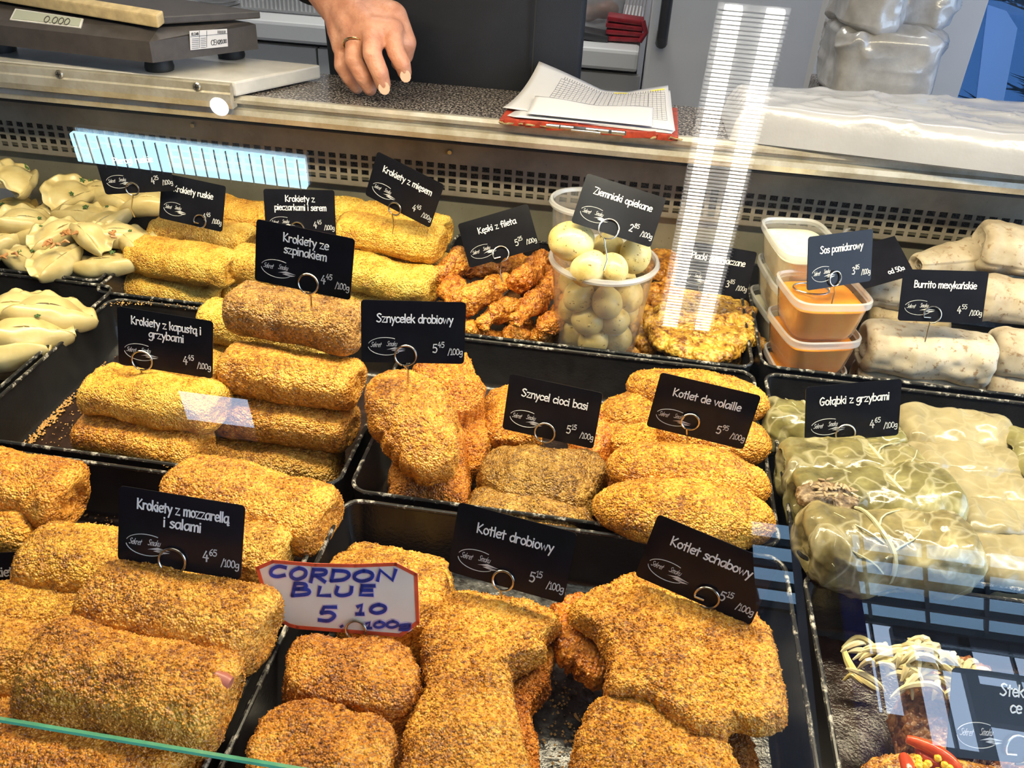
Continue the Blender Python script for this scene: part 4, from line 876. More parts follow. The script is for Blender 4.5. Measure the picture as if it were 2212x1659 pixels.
# back row tray
kro('brown tinged croquette resting on another at the left of the back tray', (287, 545), (503, 585), .012, (1, .86, .58), 20, GB, mat='bread_far', step=.0023)
kro('pale croquette at the bottom left of the back tray', (268, 610), (490, 640), -.030, gold, 21, GB, mat='bread_far', step=.0023)
kro('croquette lying under the ruskie card', (335, 497), (545, 530), .014, gold, 22, GB, mat='bread_far', step=.0023)
kro('rear croquette with a brown top left of the mushroom card', (400, 440), (575, 480), .022, (.92, .74, .5), 23, GB, mat='bread_far', step=.0023)
kro('croquette in the second rank behind the spinach card', (480, 465), (720, 500), .018, gold, 24, GB, mat='bread_far', step=.0023)
kro('croquette hidden mostly by the spinach card', (505, 565), (735, 600), .010, gold, 25, GB, mat='bread_far', step=.0023)
kro('lower croquette hidden mostly by the spinach card', (492, 628), (730, 655), -.030, gold, 26, GB, mat='bread_far', step=.0023)
kro('flat yellow croquette next to the mushroom card', (640, 455), (788, 470), .030, pale, 27, GB, mat='bread_far', step=.0023)
kro('long croquette on top of the right stack of the back tray', (735, 495), (955, 530), .052, (1, .88, .58), 28, GB, mat='bread_far', step=.0019)
kro('croquette behind the top one of the right stack', (780, 465), (965, 505), .036, gold, 29, GB, mat='bread_far', step=.0023)
kro('smooth pale yellow croquette with an open end in the right stack', (715, 575), (940, 622), .016, (1.0, 1.0, .80), 30, GB, mat='bread_far', step=.0019, crumb=.0003, lump=.0028)
kro('croquette at the right wall behind the open ended one', (770, 550), (975, 590), .000, gold, 31, GB, mat='bread_far', step=.0023)
kro('croquette at the bottom of the right stack of the back tray', (700, 640), (925, 668), -.022, pale, 32, GB, mat='bread_far', step=.0023)
# front left tray
kro('coarse croquette at the back right of the front left tray', (382, 1038), (712, 1128), .012, (1, .86, .58), 40, GC, w=.060, h=.044, step=.0011, gsize=.003, crumb=.001)
kro('long coarse croquette under the mozzarella card', (200, 1285), (578, 1372), .030, (.97, .84, .58), 41, GC, w=.060, h=.045, step=.001, gsize=.003, crumb=.001)
o = kro('largest front croquette with ham showing in its split end', (82, 1445), (500, 1520), .032, (.98, .80, .52), 42, GC, w=.062, h=.047, step=.001, gsize=.003, crumb=.0011, lump=.003)
yy = o
kro('yellow croquette end behind the mozzarella card', (300, 1165), (622, 1212), .006, pale, 43, GC, w=.055, h=.044, mat='bread', step=.0014)
kro('yellow croquette left of the mozzarella card', (60, 1210), (330, 1240), .010, (1.0, .95, .62), 44, GC, w=.060, h=.045, mat='bread', step=.0013)
kro('golden croquette with a torn open end at the upper left edge', (-120, 1020), (158, 1085), .016, (1, .76, .42), 45, GC, w=.056, h=.050, mat='bread', step=.0013, spiral=.006, lump=.003)
kro('stubby croquette end pointing at the viewer, upper left edge', (-60, 1150), (84, 1150), .000, (1, .82, .48), 46, GC, w=.046, h=.042, mat='bread', step=.0014)
kro('yellow croquette beneath the broccoli card', (-60, 1330), (215, 1345), -.004, (1, .95, .62), 47, GC, w=.05, h=.04, mat='bread', step=.0014)
kro('croquette pierced by the broccoli card holder', (-120, 1420), (125, 1450), .010, (.95, .80, .52), 48, GC, w=.055, h=.045, step=.0012)
kro('yellow croquette low at the left edge', (-120, 1515), (80, 1540), -.010, (1, .92, .55), 49, GC, w=.05, h=.04, step=.0014)
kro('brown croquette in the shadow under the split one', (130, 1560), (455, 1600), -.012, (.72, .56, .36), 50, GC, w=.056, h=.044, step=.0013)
kro('croquette seen below the green pane edge at the bottom', (-60, 1620), (400, 1690), .004, (1, .78, .50), 51, GC, w=.062, h=.045, step=.0012)
kro('croquette in the corner below the green pane edge', (-200, 1590), (40, 1640), -.004, (1, .78, .50), 52, GC, w=.055, h=.042, step=.0014)
# ham in the split end of the front croquette
Bq = G(500, 1520, .032); Ah, Bh = Bq + np.array([-.017, .003, .0205]), Bq + np.array([.001, .001, .0165])
hm = MB().tube([Ah + (Bh - Ah) * t for t in np.linspace(0, 1, 6)], [.002, .0042, .0052, .0056, .0056, .0045], 12).build('ham_slice', M['ham'], None, True)
hm.parent = yy; hm.matrix_parent_inverse = yy.matrix_world.inverted(); hm['label'] = 'pink ham inside the split'

# cordon bleu tray
GD = 'cordon bleu and cutlets in the front centre tray'
def cut(name, label, cat, grp, pix, z, T_, tn, seed, **k): return blob(name, label, cat, grp, pix, z, T_, tn, seed, **k)
cut('cordon_bleu', 'square crumbed parcel at the back, behind another parcel', 'cordon bleu', GD, [(745, 1180), (800, 1166), (905, 1182), (975, 1200), (960, 1300), (800, 1290)], -.004, .036, pale, 60, mat='bread', dome=.15)
cut('cordon_bleu', 'square crumbed parcel right of the hand lettered sign', 'cordon bleu', GD, [(712, 1185), (780, 1175), (900, 1195), (968, 1230), (955, 1335), (900, 1350), (760, 1330), (700, 1260)], .010, .044, (1, .92, .66), 61, mat='bread', dome=.15)
cut('cordon_bleu', 'plump crumbed parcel under the hand lettered sign', 'cordon bleu', GD, [(632, 1368), (720, 1352), (860, 1362), (912, 1400), (898, 1480), (862, 1520), (700, 1500), (615, 1462), (612, 1400)], .026, .048, (.92, .70, .42), 62, mat='bread', dome=.2)
cut('cordon_bleu', 'plump crumbed parcel at the bottom edge of the photo', 'cordon bleu', GD, [(590, 1502), (680, 1492), (800, 1520), (852, 1555), (848, 1640), (820, 1720), (640, 1715), (545, 1690), (528, 1600)], .028, .046, (.95, .74, .46), 63, mat='bread', dome=.2)
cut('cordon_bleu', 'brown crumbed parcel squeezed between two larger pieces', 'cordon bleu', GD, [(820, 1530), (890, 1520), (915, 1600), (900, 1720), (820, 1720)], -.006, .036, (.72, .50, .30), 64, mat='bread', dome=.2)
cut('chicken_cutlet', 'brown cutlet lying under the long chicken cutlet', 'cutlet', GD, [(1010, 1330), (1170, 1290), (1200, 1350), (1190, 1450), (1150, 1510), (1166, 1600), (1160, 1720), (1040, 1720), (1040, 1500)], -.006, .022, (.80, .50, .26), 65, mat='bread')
cut('chicken_cutlet', 'long pale golden cutlet below the drobiowy card', 'cutlet', GD, [(985, 1258), (1080, 1262), (1195, 1296), (1205, 1340), (1185, 1380), (1115, 1388), (1100, 1420), (1118, 1500), (1132, 1580), (1128, 1740), (835, 1740), (868, 1640), (882, 1540), (915, 1470), (912, 1400), (925, 1340), (955, 1300)], .024, .024, (1, .84, .52), 66, mat='bread', dome=.5, ragged=.002, wave=.002, step=.0014, gsize=.0030, crumb=.0012)
cut('pork_cutlet', 'small dark cutlet piece between the two large cutlets', 'cutlet', GD, [(1195, 1300), (1260, 1260), (1320, 1290), (1318, 1370), (1340, 1420), (1290, 1450), (1235, 1420), (1200, 1370)], .004, .020, (.90, .62, .28), 67, mat='fried', ragged=.003)
cut('pork_cutlet', 'wide ragged cutlet below the schabowy card', 'cutlet', GD, [(1240, 1275), (1300, 1252), (1368, 1226), (1480, 1250), (1600, 1282), (1662, 1330), (1690, 1420), (1708, 1505), (1665, 1545), (1600, 1535), (1560, 1562), (1470, 1530), (1400, 1492), (1318, 1470), (1322, 1400), (1290, 1345), (1240, 1312)], .030, .022, (1, .84, .50), 68, mat='bread', dome=.4, ragged=.0014, wave=.004, lump=.0018, step=.0015, gsize=.0030, crumb=.0012)
cut('pork_cutlet', 'brown cutlet under the two large ones at the right wall', 'cutlet', GD, [(1450, 1500), (1560, 1530), (1620, 1560), (1640, 1640), (1610, 1720), (1480, 1720)], -.016, .020, (.62, .42, .28), 69, mat='bread')
cut('pork_cutlet', 'rounded golden cutlet at the bottom edge, right of centre', 'cutlet', GD, [(1300, 1498), (1420, 1494), (1520, 1535), (1590, 1600), (1615, 1680), (1610, 1740), (1225, 1740), (1228, 1650), (1262, 1550)], .020, .024, (1, .86, .50), 70, mat='bread', dome=.5, ragged=.002, step=.0015, gsize=.0030, crumb=.0012)

# middle tray: schnitzels and spindles
GE = 'schnitzels in the middle tray'
cut('schnitzel', 'leaning brown schnitzel under the tall one', 'schnitzel', GE, [(845, 960), (920, 900), (985, 880), (1005, 1000), (1008, 1080), (960, 1100), (880, 1090), (835, 1060)], .010, .05, (.90, .60, .32), 80, mat='bread', tilt=(0, .5), dome=.5)
cut('schnitzel', 'tall leaning schnitzel below the sznycelek card', 'schnitzel', GE, [(790, 795), (860, 778), (940, 800), (975, 850), (990, 920), (985, 975), (930, 1010), (870, 985), (815, 920), (785, 860)], .062, .040, (.92, .74, .44), 81, mat='bread', tilt=(-.1, .55), dome=.7, lump=.003)
cut('schnitzel', 'schnitzel behind the tall one, right of its card', 'schnitzel', GE, [(900, 775), (1000, 740), (1035, 790), (1052, 850), (1000, 880), (945, 860)], .040, .034, (.96, .66, .34), 82, mat='bread', tilt=(-.2, .3), dome=.6)
cut('schnitzel', 'small lumpy schnitzel in the gap behind', 'schnitzel', GE, [(985, 880), (1030, 860), (1055, 920), (1050, 985), (1005, 1000), (980, 950)], .000, .034, (.86, .60, .30), 83, mat='bread', tilt=(0, .3), dome=.5)
cut('schnitzel', 'schnitzel peeping out left of the cioci basi card', 'schnitzel', GE, [(1060, 822), (1140, 818), (1180, 880), (1150, 930), (1080, 935), (1038, 900)], .010, .036, (.96, .74, .42), 84, mat='bread', tilt=(0, .2), dome=.6)
cut('schnitzel', 'crisp schnitzel edge right of the cioci basi card', 'schnitzel', GE, [(1230, 860), (1300, 858), (1325, 900), (1318, 950), (1250, 960)], .006, .03, (.80, .56, .30), 85, mat='fried', dome=.5)
GF = 'dark schnitzels with a floury patch'
cut('floured_schnitzel', 'upper greyish brown schnitzel with a white floury patch', 'schnitzel', GF, [(1050, 950), (1120, 932), (1220, 945), (1300, 955), (1312, 1005), (1270, 1055), (1180, 1050), (1080, 1035), (1030, 1000)], .014, .042, (.78, .72, .55), 86, mat='bread_dark', dome=.7, lump=.0035)
cut('floured_schnitzel', 'lower greyish brown schnitzel near the tray front', 'schnitzel', GF, [(1015, 1035), (1080, 1012), (1180, 1025), (1250, 1060), (1292, 1095), (1270, 1130), (1180, 1125), (1070, 1110), (1008, 1080)], .004, .044, (.92, .84, .66), 87, mat='bread_dark', dome=.7, lump=.0035)
spin = lambda t: np.clip(1 - np.abs(t) ** 2.4, 0, 1) ** .5 * .97 + .05
GG = 'spindle shaped golden cutlets'
def sp_(label, l, r, z, tn, seed, w=.056, h=.046, **k): return roll('spindle_cutlet', label, 'cutlet', GG, l, r, z, w, h, tn, seed, 'bread', spiral=0, shape=spin, flap=0, rc=.008, lump=.002, n=2.0, step=.0017, **k)
sp_('golden spindle cutlet at the back, above the volaille card', (1350, 830), (1658, 880), .018, (1, .90, .52), 90)
sp_('golden spindle cutlet half behind the volaille card, pointed tip at right', (1420, 925), (1660, 970), .006, (1, .80, .45), 91)
sp_('small spindle tip left of the volaille card', (1295, 900), (1480, 880), .000, (1, .90, .55), 92, w=.05, h=.036)
sp_('lumpy cutlet end left of the volaille card, lower', (1290, 935), (1470, 960), -.012, (1, .88, .52), 93, w=.05, h=.036)
sp_('middle golden spindle cutlet holding the card wire', (1312, 1000), (1662, 1062), .012, (1, .86, .48), 94, w=.060, h=.050)
sp_('front golden spindle cutlet by the tray rim', (1280, 1092), (1672, 1138), .010, (1, .90, .50), 95, w=.062, h=.052)
sp_('brown cutlet bottom between the two front spindles', (1262, 1040), (1470, 1060), -.026, (.8, .52, .28), 96, w=.045, h=.034)

# chicken strips
GH = 'fried chicken strips behind the middle rim'
S = [((945, 590), (1010, 560), .030, .034, .030, .008, 'knobbly chicken strip wedged against the croquettes'), ((975, 590), (985, 655), .018, .032, .026, .004, 'short wide chicken strip at the left of the pile'),
     ((1005, 585), (1070, 570), .022, .028, .022, .006, 'dark chicken strip under the fileta card'), ((1000, 650), (1110, 600), .020, .036, .028, .006, 'curled chicken strip holding the card wire'),
     ((1115, 610), (1178, 550), .030, .030, .028, .004, 'bright chicken strip right of the fileta card'), ((1060, 590), (1140, 560), .012, .030, .022, .004, 'brown chicken strip behind the curled one'),
     ((1035, 700), (1115, 650), .002, .026, .022, .005, 'rough chicken strip in the middle of the pile'), ((1108, 705), (1205, 600), .012, .026, .024, -.004, 'long bent chicken strip beside the potato cup'),
     ((1110, 740), (1135, 690), -.014, .028, .022, .0, 'lower part piece of chicken at the tray rim'), ((1145, 740), (1215, 700), -.018, .032, .024, .003, 'curled dark chicken piece at the foot of the cup'),
     ((1175, 720), (1225, 650), .000, .030, .024, .0, 'chicken strip touching the cup'), ((960, 700), (1085, 740), -.026, .034, .022, .004, 'chicken strip along the front rim'),
     ((955, 660), (1010, 730), -.012, .034, .026, .0, 'chicken strip by the left tray wall'), ((1135, 635), (1210, 585), .006, .034, .026, .004, 'chicken strip behind the long bent one'),
     ((1095, 690), (1120, 640), -.03, .03, .022, 0, 'hidden chicken strip deep in the pile'), ((1180, 620), (1230, 540), .0, .03, .022, 0, 'chicken strip rising behind the cup')]
for k, (l, r, z, w_, h_, bd, lb) in enumerate(S):
    roll('chicken_strip', lb, 'chicken strip', GH, l, r, z, w_, h_, [(1, .86, .52), (.92, .66, .32), (1, .78, .42)][k % 3], 100 + k, 'fried', step=.0017, rc=.009, spiral=0, lump=.0045, lf=55, crumb=.001, bend=bd, flap=0, n=2, shape=(lambda t, s=k: .82 + .18 * np.sin(t * 2.2 + s)))
# potato pancakes
GI = 'potato pancakes'
R_ = np.random.RandomState(5)
def pcake(label, cx_, cy_, rx, ry, z, tn, seed, tilt=(0, 0)):
    pts = [(cx_ + rx * (1 + .09 * math.sin(5 * a + seed)) * math.cos(a), cy_ + ry * (1 + .09 * math.sin(4 * a + seed * 2)) * math.sin(a)) for a in np.arange(14) / 14 * 2 * math.pi]
    blob('potato_pancake', label, 'pancake', GI, pts, z, .013, tn, seed, mat='pancake', ragged=.0035, lump=.0032, lf=80, step=.0016, dome=.25, wave=.003, tilt=tilt)
pcake('pancake at the bottom of the pile, by the cup', 1440, 740, 85, 40, -.030, (.95, .8, .6), 120)
pcake('second pancake from the bottom, leaning on the cup', 1420, 700, 70, 50, -.012, (1, .85, .6), 121, (.2, .1))
pcake('large pancake low in the pile at the right', 1560, 735, 90, 42, -.022, (.85, .7, .5), 122)
pcake('pancake behind under the placki card', 1470, 625, 80, 34, .000, (.75, .55, .4), 123)
pcake('broad golden pancake on top of the pile', 1520, 690, 118, 76, .002, (1, .95, .75), 124)
pcake('dark pancake edge right behind the card', 1430, 560, 40, 30, .004, (.6, .42, .3), 125)

# cabbage rolls
GJ = 'cabbage rolls'
def gol(label, l, r, z, w_, h_, tn, seed, mat='cabbage', veins=True, **k):
    A, B = G(l[0], l[1], z), G(r[0], r[1], z); L_ = np.linalg.norm(B - A)
    V, q, T = rollmesh(L_, w_, h_, seed, step=.0020, rc=.014, spiral=.004, lump=.003, crumb=0, lf=32, ridge=.0016, n=2.6, flap=.06, dent=.004)
    o = link('cabbage_roll', npmesh('cabbage_roll', V, q, T), M[mat]); place(o, A, B); tint(o, tn); prop(o, label, 'cabbage roll', GJ)
    if veins:
        mb = MB(); rs = np.random.RandomState(seed)
        def sf(t, a): # point of the leaf surface
            c_, s_ = math.cos(a), math.sin(a); return (t * L_ / 2, w_ / 2 * np.sign(c_) * abs(c_) ** (2 / 2.6) * .975, h_ / 2 * np.sign(s_) * abs(s_) ** (2 / 2.6) * .975)
        t0 = rs.uniform(-.3, .3)
        mb.tube([sf(t0 + .12 * math.sin(i * .3), math.radians(240 - i * 14)) for i in range(15)], [.0012 + .0010 * math.sin(i / 14 * 3.1) for i in range(15)], 6)
        for k_ in range(6):
            a0 = 225 - k_ * 26; sgn_ = 1 if k_ % 2 else -1
            mb.tube([sf(t0 + sgn_ * i * .085, math.radians(a0 - i * 9 - 3 * math.sin(i))) for i in range(8)], [.0009 - i * .00008 for i in range(8)], 5)
        v = mb.build('leaf_vein', M['vein'], o, True); v['label'] = 'pale raised veins of the leaf'
    return o
gol('wrinkled cabbage roll at the back left, behind the card', (1645, 915), (1800, 940), -.002, .060, .050, (.95, 1, .75), 140)
gol('dark cabbage roll end behind the card at its right', (1800, 925), (1952, 958), -.006, .05, .036, (.75, .8, .6), 141, veins=False)
gol('cabbage roll holding the card wire, third from the front', (1680, 1012), (1995, 1030), .010, .062, .050, (1.0, 1.0, .85), 142)
g2 = gol('burst cabbage roll showing rice filling, second from the front', (1712, 1090), (2050, 1085), .012, .062, .054, (.9, .92, .75), 143)
gol('front cabbage roll with a knotted left end', (1735, 1180), (2100, 1195), .014, .066, .056, (1.15, 1.1, 1.0), 144)
cf = G(1790, 1062, .038); rs = np.random.RandomState(2)
V, q, T, c = blobmesh([(.024 * math.cos(a), .014 * math.sin(a)) for a in np.arange(12) / 12 * 6.283], .010, 9, step=.0011, lump=.002, crumb=.0016, gsize=.0034, dome=.8)
o = link('filling', npmesh('filling', V, q, T), M['filling'], g2); o.matrix_parent_inverse = g2.matrix_world.inverted(); o.location = cf - np.array([0, 0, .0085]); o.rotation_euler = (.35, 0, .1); o['label'] = 'brown mushroom and rice filling'; tint(o, (1, 1, 1))
mb = MB()
for k in range(26):
    p = cf + np.array([rs.uniform(-.020, .020), rs.uniform(-.010, .012), .0045]); a = rs.uniform(0, 6.28); d_ = np.array([math.cos(a), math.sin(a), rs.uniform(-.3, .3)]) * .0028
    mb.tube([p - d_, p - d_ * .5, p + d_ * .5, p + d_], [.0006, .0011, .0011, .0006], 6)
o = mb.build('rice_grains', M['tortilla'], g2, True); tint(o, (.8, .72, .6)); o.matrix_parent_inverse = g2.matrix_world.inverted(); o['kind'] = 'stuff'
P_ = [('pale cabbage roll at the back of the right rank', (1935, 938), (2170, 955), -.006, .064, .048), ('pale cabbage roll second from the back in the right rank', (1955, 1020), (2190, 1035), -.008, .064, .050),
      ('pale cabbage roll in the middle of the right rank', (1990, 1075), (2212, 1092), -.010, .060, .050), ('pale cabbage roll fourth in the right rank, with black flecks', (2040, 1150), (2290, 1165), -.010, .060, .050),
      ('pale cabbage roll at the front of the right rank', (2080, 1228), (2350, 1240), -.010, .062, .050), ('green flecked cabbage roll at the right edge, back', (2165, 985), (2330, 1000), -.004, .06, .052),
      ('green flecked cabbage roll at the right edge, middle', (2195, 1050), (2380, 1060), -.004, .06, .052)]
for k, (lb, l, r, z, w_, h_) in enumerate(P_):
    gol(lb, l, r, z, w_, h_, (1, 1, 1) if k < 5 else (.78, .84, .6), 150 + k, 'cabbage_pale', veins=False)

# burritos
GK = 'burritos'
def bur(label, l, r, z, w_, h_, seed, tn=(1, 1, 1), **k):
    o = roll('burrito', label, 'burrito', GK, l, r, z, w_, h_, tn, seed, 'tortilla', step=.0020, rc=.010, spiral=.005, lump=.002, crumb=0, lf=30, flap=.07, dent=.006, n=2.4, **k)
    return o
bur('burrito at the bottom front, under the front one', (1842, 815), (2105, 850), -.034, .058, .044, 170)
bur('burrito at the bottom right corner of the pile', (2118, 828), (2330, 850), -.030, .055, .044, 171)
bur('speckled front burrito carrying its price card', (1862, 742), (2138, 778), .008, .064, .056, 172)
bur('burrito at the right edge beside the front one', (2140, 755), (2350, 790), .008, .060, .052, 173)
bur('burrito at the right edge, third layer up', (2105, 640), (2350, 665), .040, .058, .050, 174)
bur('topmost burrito at the right edge', (2110, 530), (2350, 560), .078, .064, .056, 175)
bur('narrow folded burrito pointing left, near the top', (1975, 575), (2180, 555), .052, .056, .050, 176, shape=lambda t: .62 + .38 * np.clip((t + 1) / 1.2, 0, 1))
bur('pale burrito behind the tomato sauce tubs', (1855, 625), (2040, 640), .020, .050, .036, 177)
bur('lower burrito behind the tomato sauce tubs', (1865, 680), (2040, 690), -.012, .055, .04, 178, (.85, .78, .6))

# ------------------------------------------------------------ dumplings
def dumplingmesh(Rd, T_, seed, step=.0022):
    rs = np.random.RandomState(seed); nv = 72; ph = np.arange(nv) / nv * 2 * np.pi
    asp = rs.uniform(.52, .66)
    x = np.cos(ph); y = np.sin(ph); yy = np.where(y > 0, y * asp * 1.5, y * asp * .55)
    Rr = np.stack([x * Rd, yy * Rd], -1); rt = np.linspace(.02, 1, 26)
    crimp = (y > -.15) * 1.0
    V = []; fl = .74
    for sgn_ in (1, -1):
        st_ = rt if sgn_ == 1 else rt[::-1][1:]
        for r in st_:
            body = np.where(r < fl, np.cos(r / fl * np.pi / 2) ** .62, 0) * T_ * (1.0 if sgn_ == 1 else .55)
            bodyb = np.sqrt(np.clip(1 - r ** 2.6, 0, 1)) * T_ * (.9 if sgn_ == 1 else .5)
            z = crimp * body + (1 - crimp) * bodyb
            z = z + crimp * np.clip((r - .6) / .4, 0, 1) * .0028 * np.sin(ph * 11 + seed) + .0011
            V.append(np.stack([Rr[:, 0] * r, Rr[:, 1] * r, sgn_ * z if sgn_ == 1 else -z + crimp * .0024 * (r > .6) * 2 * np.sin(ph * 11 + seed) * np.clip((r - .6) / .4, 0, 1)], -1))
    V = np.array(V); Nn = gnormals(V); Nn = Nn if Nn[5, :, 2].mean() > 0 else -Nn
    V = V + Nn * (.0026 * 2 * (fbm(V, 45, seed, 2) - .5))[..., None]
    V[..., 2] += .006 * np.sin(V[..., 0] / Rd * 1.6 + seed) + .22 * V[..., 1] * rs.uniform(-1, 1)
    nu = len(V); Vf = V.reshape(-1, 3); a = len(Vf); Vf = np.vstack([Vf, V[0].mean(0), V[-1].mean(0)])
    T = [(a, k, (k + 1) % nv) for k in range(nv)] + [(a + 1, (nu - 1) * nv + (k + 1) % nv, (nu - 1) * nv + k) for k in range(nv)]
    return Vf, gridfaces(nu, nv)[:, ::-1], T
DM = []
for k in range(7):
    V, q, T = dumplingmesh(.040, .018, 200 + k); DM.append(npmesh('dumpling', V, q, T)); DM[-1].materials.append(M['dough'])
GP = 'boiled dumplings'
hs = MB()
for k in range(5):
    a = k * 1.256; hs.tube([(0, 0, 0), (.0016 * math.cos(a), .0016 * math.sin(a), .0004), (.0034 * math.cos(a), .0034 * math.sin(a), .0002)], [.0005, .0012, .0003], 5)
DH = hs.build('herb_flake', M['herb'], None, True); dhm = DH.data; bpy.data.objects.remove(DH)
def dump(px, py, z, yaw, tx, ty, lb, sc=1.0, tn=(1, 1, 1), k=[0]):
    o = link('dumpling', DM[k[0] % 7]); k[0] += 1; p = G(px, py, z); o.location = p; o.rotation_euler = (math.radians(tx), math.radians(ty), math.radians(yaw)); o.scale = (sc, sc, sc)
    tint(o, tn); prop(o, lb, 'dumpling', GP)
    rs = np.random.RandomState(k[0])
    bpy.context.view_layer.update()
    for _ in range(rs.randint(1, 4)):
        h_ = link('herb_flake', dhm, None, o); h_.location = (rs.uniform(-.018, .018), rs.uniform(-.004, .016), .0148); h_.rotation_euler = (0, 0, rs.uniform(0, 6)); h_.scale = [rs.uniform(.6, 1.3)] * 3
    return o
Dl = [(160, 430, .022, 75, 50, 0, 'small dumpling standing upright by the steel rim'), (210, 425, .016, 10, 15, 5, 'dumpling at the back beneath the pierogi card'), (255, 450, .022, -20, 20, 0, 'dumpling in front of the pierogi card holder'),
      (300, 420, .010, 15, 10, 0, 'dumpling at the back right corner of the heap'), (60, 490, .014, 38, 25, 8, 'long dumpling leaning on the steel container rim'), (125, 470, .004, 20, 10, 0, 'flat dumpling low beside the steel rim'),
      (175, 470, .020, 0, 20, 0, 'dumpling with a green leaf in the middle of the heap'), (225, 490, .022, 60, 15, -10, 'dumpling with a folded ridge, centre right'), (130, 515, .018, 70, 20, 5, 'dumpling topped with fried onion'),
      (190, 520, .024, -35, 18, 10, 'dumpling with a browned onion strip on its left end'), (330, 455, .030, 12, 18, -6, 'large pale dumpling under the ruskie card'), (260, 520, .020, 30, 14, 0, 'dumpling beside the brown tinged croquette'),
      (55, 570, .000, -18, 12, 0, 'big flat dumpling at the front rim, left'), (130, 570, .010, 85, 20, 0, 'dumpling with green herb near the front rim'), (225, 575, .004, 12, 14, 0, 'broad dumpling in the front right corner of the tray'),
      (-5, 540, -.004, 50, 10, 0, 'dumpling cut by the left edge of the photo'), (290, 540, .012, -40, 20, 0, 'dumpling wedged against the right tray wall'), (90, 530, -.006, 10, 0, 0, 'dumpling hidden in the middle of the heap'),
      (170, 600, -.020, 0, 0, 0, 'lowest dumpling along the front rim'), (110, 440, -.016, 30, 0, 0, 'dumpling at the tray bottom by the steel rim'), (240, 440, -.010, 0, 0, 0, 'dumpling buried under the pierogi card'),
      (52, 395, .045, 115, 55, 0, 'dumpling standing in the steel container behind the card'), (20, 460, .002, 10, 5, 0, 'yellowish dumpling in the steel container under the card'), (-20, 400, .0, 40, 0, 0, 'dumpling deep in the steel container'),
      (40, 690, .006, 25, 18, 0, 'herb flecked dumpling in the lower left tray, back'), (110, 690, .010, 32, 14, 8, 'long pointed dumpling in the lower left tray'), (60, 730, .006, 30, 12, 0, 'wavy dumpling at the front of the lower left tray'),
      (5, 765, -.004, 20, 10, 0, 'dumpling at the left edge in the lower left tray'), (-20, 700, -.01, 60, 0, 0, 'dumpling cut by the left edge, lower tray'), (30, 790, -.03, 0, 0, 0, 'bottom dumpling of the lower left tray')]
for k, (px, py, z, yaw, tx, ty, lb) in enumerate(Dl): dump(px, py, z, yaw, tx, ty, lb, 1.0 if k < 24 else 1.15, (1, 1, .96) if k != 22 else (1, .85, .5))
rs = np.random.RandomState(8)
for k, (px, py, z, lb) in enumerate(((160, 505, .040, 'fried onion bits on the dumpling in the centre'), (120, 530, .038, 'browned onion crumbs left of the centre dumplings'), (235, 505, .040, 'single fried onion bit on the folded dumpling'), (20, 555, .016, 'fried onion bit on the flat front dumpling'))):
    c0 = G(px, py, z); mb = MB()
    for i in range(7 if k < 2 else 3):
        p = c0 + np.array([rs.uniform(-.012, .012), rs.uniform(-.009, .009), rs.uniform(-.002, .002)]); a = rs.uniform(0, 6.28); d_ = np.array([math.cos(a), math.sin(a), 0]) * rs.uniform(.003, .007); e_ = np.array([-d_[1], d_[0], .003]) * .5
        mb.tube([p - d_, p + e_, p + d_], [.0009, .0022, .0008], 6)
    o = mb.build('fried_onion', M['onionfry'], None, True); o['kind'] = 'stuff'; prop(o, lb, 'onion')

# ------------------------------------------------------------ cups and potatoes
def cup(loc, rt_, rb_, h, lb, grp):
    o = empty('plastic_cup', tuple(loc)); prop(o, lb, 'cup', grp)
    MB().lathe([(.0005, 0), (rb_ - .002, 0), (rb_, .002), (rb_ + (rt_ - rb_) * .9, h * .9), (rt_, h), (rt_ - .0008, h), (rb_ + (rt_ - rb_) * .9 - .0008, h * .9), (rb_ - .001, .003), (.0005, .0012)], 64).build('cup_wall', M['tub'], o, True)
    pr = [(rt_ - .001, h - .001), (rt_ + .0035, h - .003), (rt_ + .0045, h), (rt_ + .003, h + .003), (rt_, h + .003), (rt_ - .001, h - .001)]
    MB().lathe(pr, 64).build('rim', M['tubrim'], o, True)
    return o
ct = F(1305, 560, .882); cb = np.array([ct[0], ct[1], -.0545]); hc = ct[2] - cb[2]
cup(cb, .0560, .0430, hc, 'tall clear cup full of small boiled potatoes', 'clear cups')
c2 = F(1262, 436, .975); cup((c2[0], c2[1], c2[2] - .16), .0365, .030, .16, 'empty clear cup behind the potato cup', 'clear cups')
def potato_mesh(seed):
    nu, nv = 28, 40; t = np.linspace(.03, math.pi - .03, nu)[:, None]; p = (np.arange(nv) / nv * 2 * math.pi)[None]
    V = np.stack([np.sin(t) * np.cos(p), np.sin(t) * np.sin(p), np.cos(t) + 0 * p], -1) * np.array([.0195, .0172, .0165])
    V = V * (1 + .16 * (fbm(V, 60, seed, 2) - .5))[..., None]; Vf = V.reshape(-1, 3); a = len(Vf); Vf = np.vstack([Vf, V[0].mean(0), V[-1].mean(0)])
    T = [(a, k, (k + 1) % nv) for k in range(nv)] + [(a + 1, (nu - 1) * nv + (k + 1) % nv, (nu - 1) * nv + k) for k in range(nv)]
    me = npmesh('potato', Vf, gridfaces(nu, nv), T); me.materials.append(M['potato']); return me
PM = [potato_mesh(300 + k) for k in range(5)]
pot = [(1235, 521, .857, 'biggest potato sticking out at the left of the cup', 1.14), (1313, 538, .89, 'potato behind the wire of its price card', .95), (1372, 552, .87, 'round potato at the right of the cup opening', .92), (1272, 580, .842, 'potato at the front of the cup opening', 1.0), (1325, 580, .842, 'small potato at the front right of the cup opening', .82)]
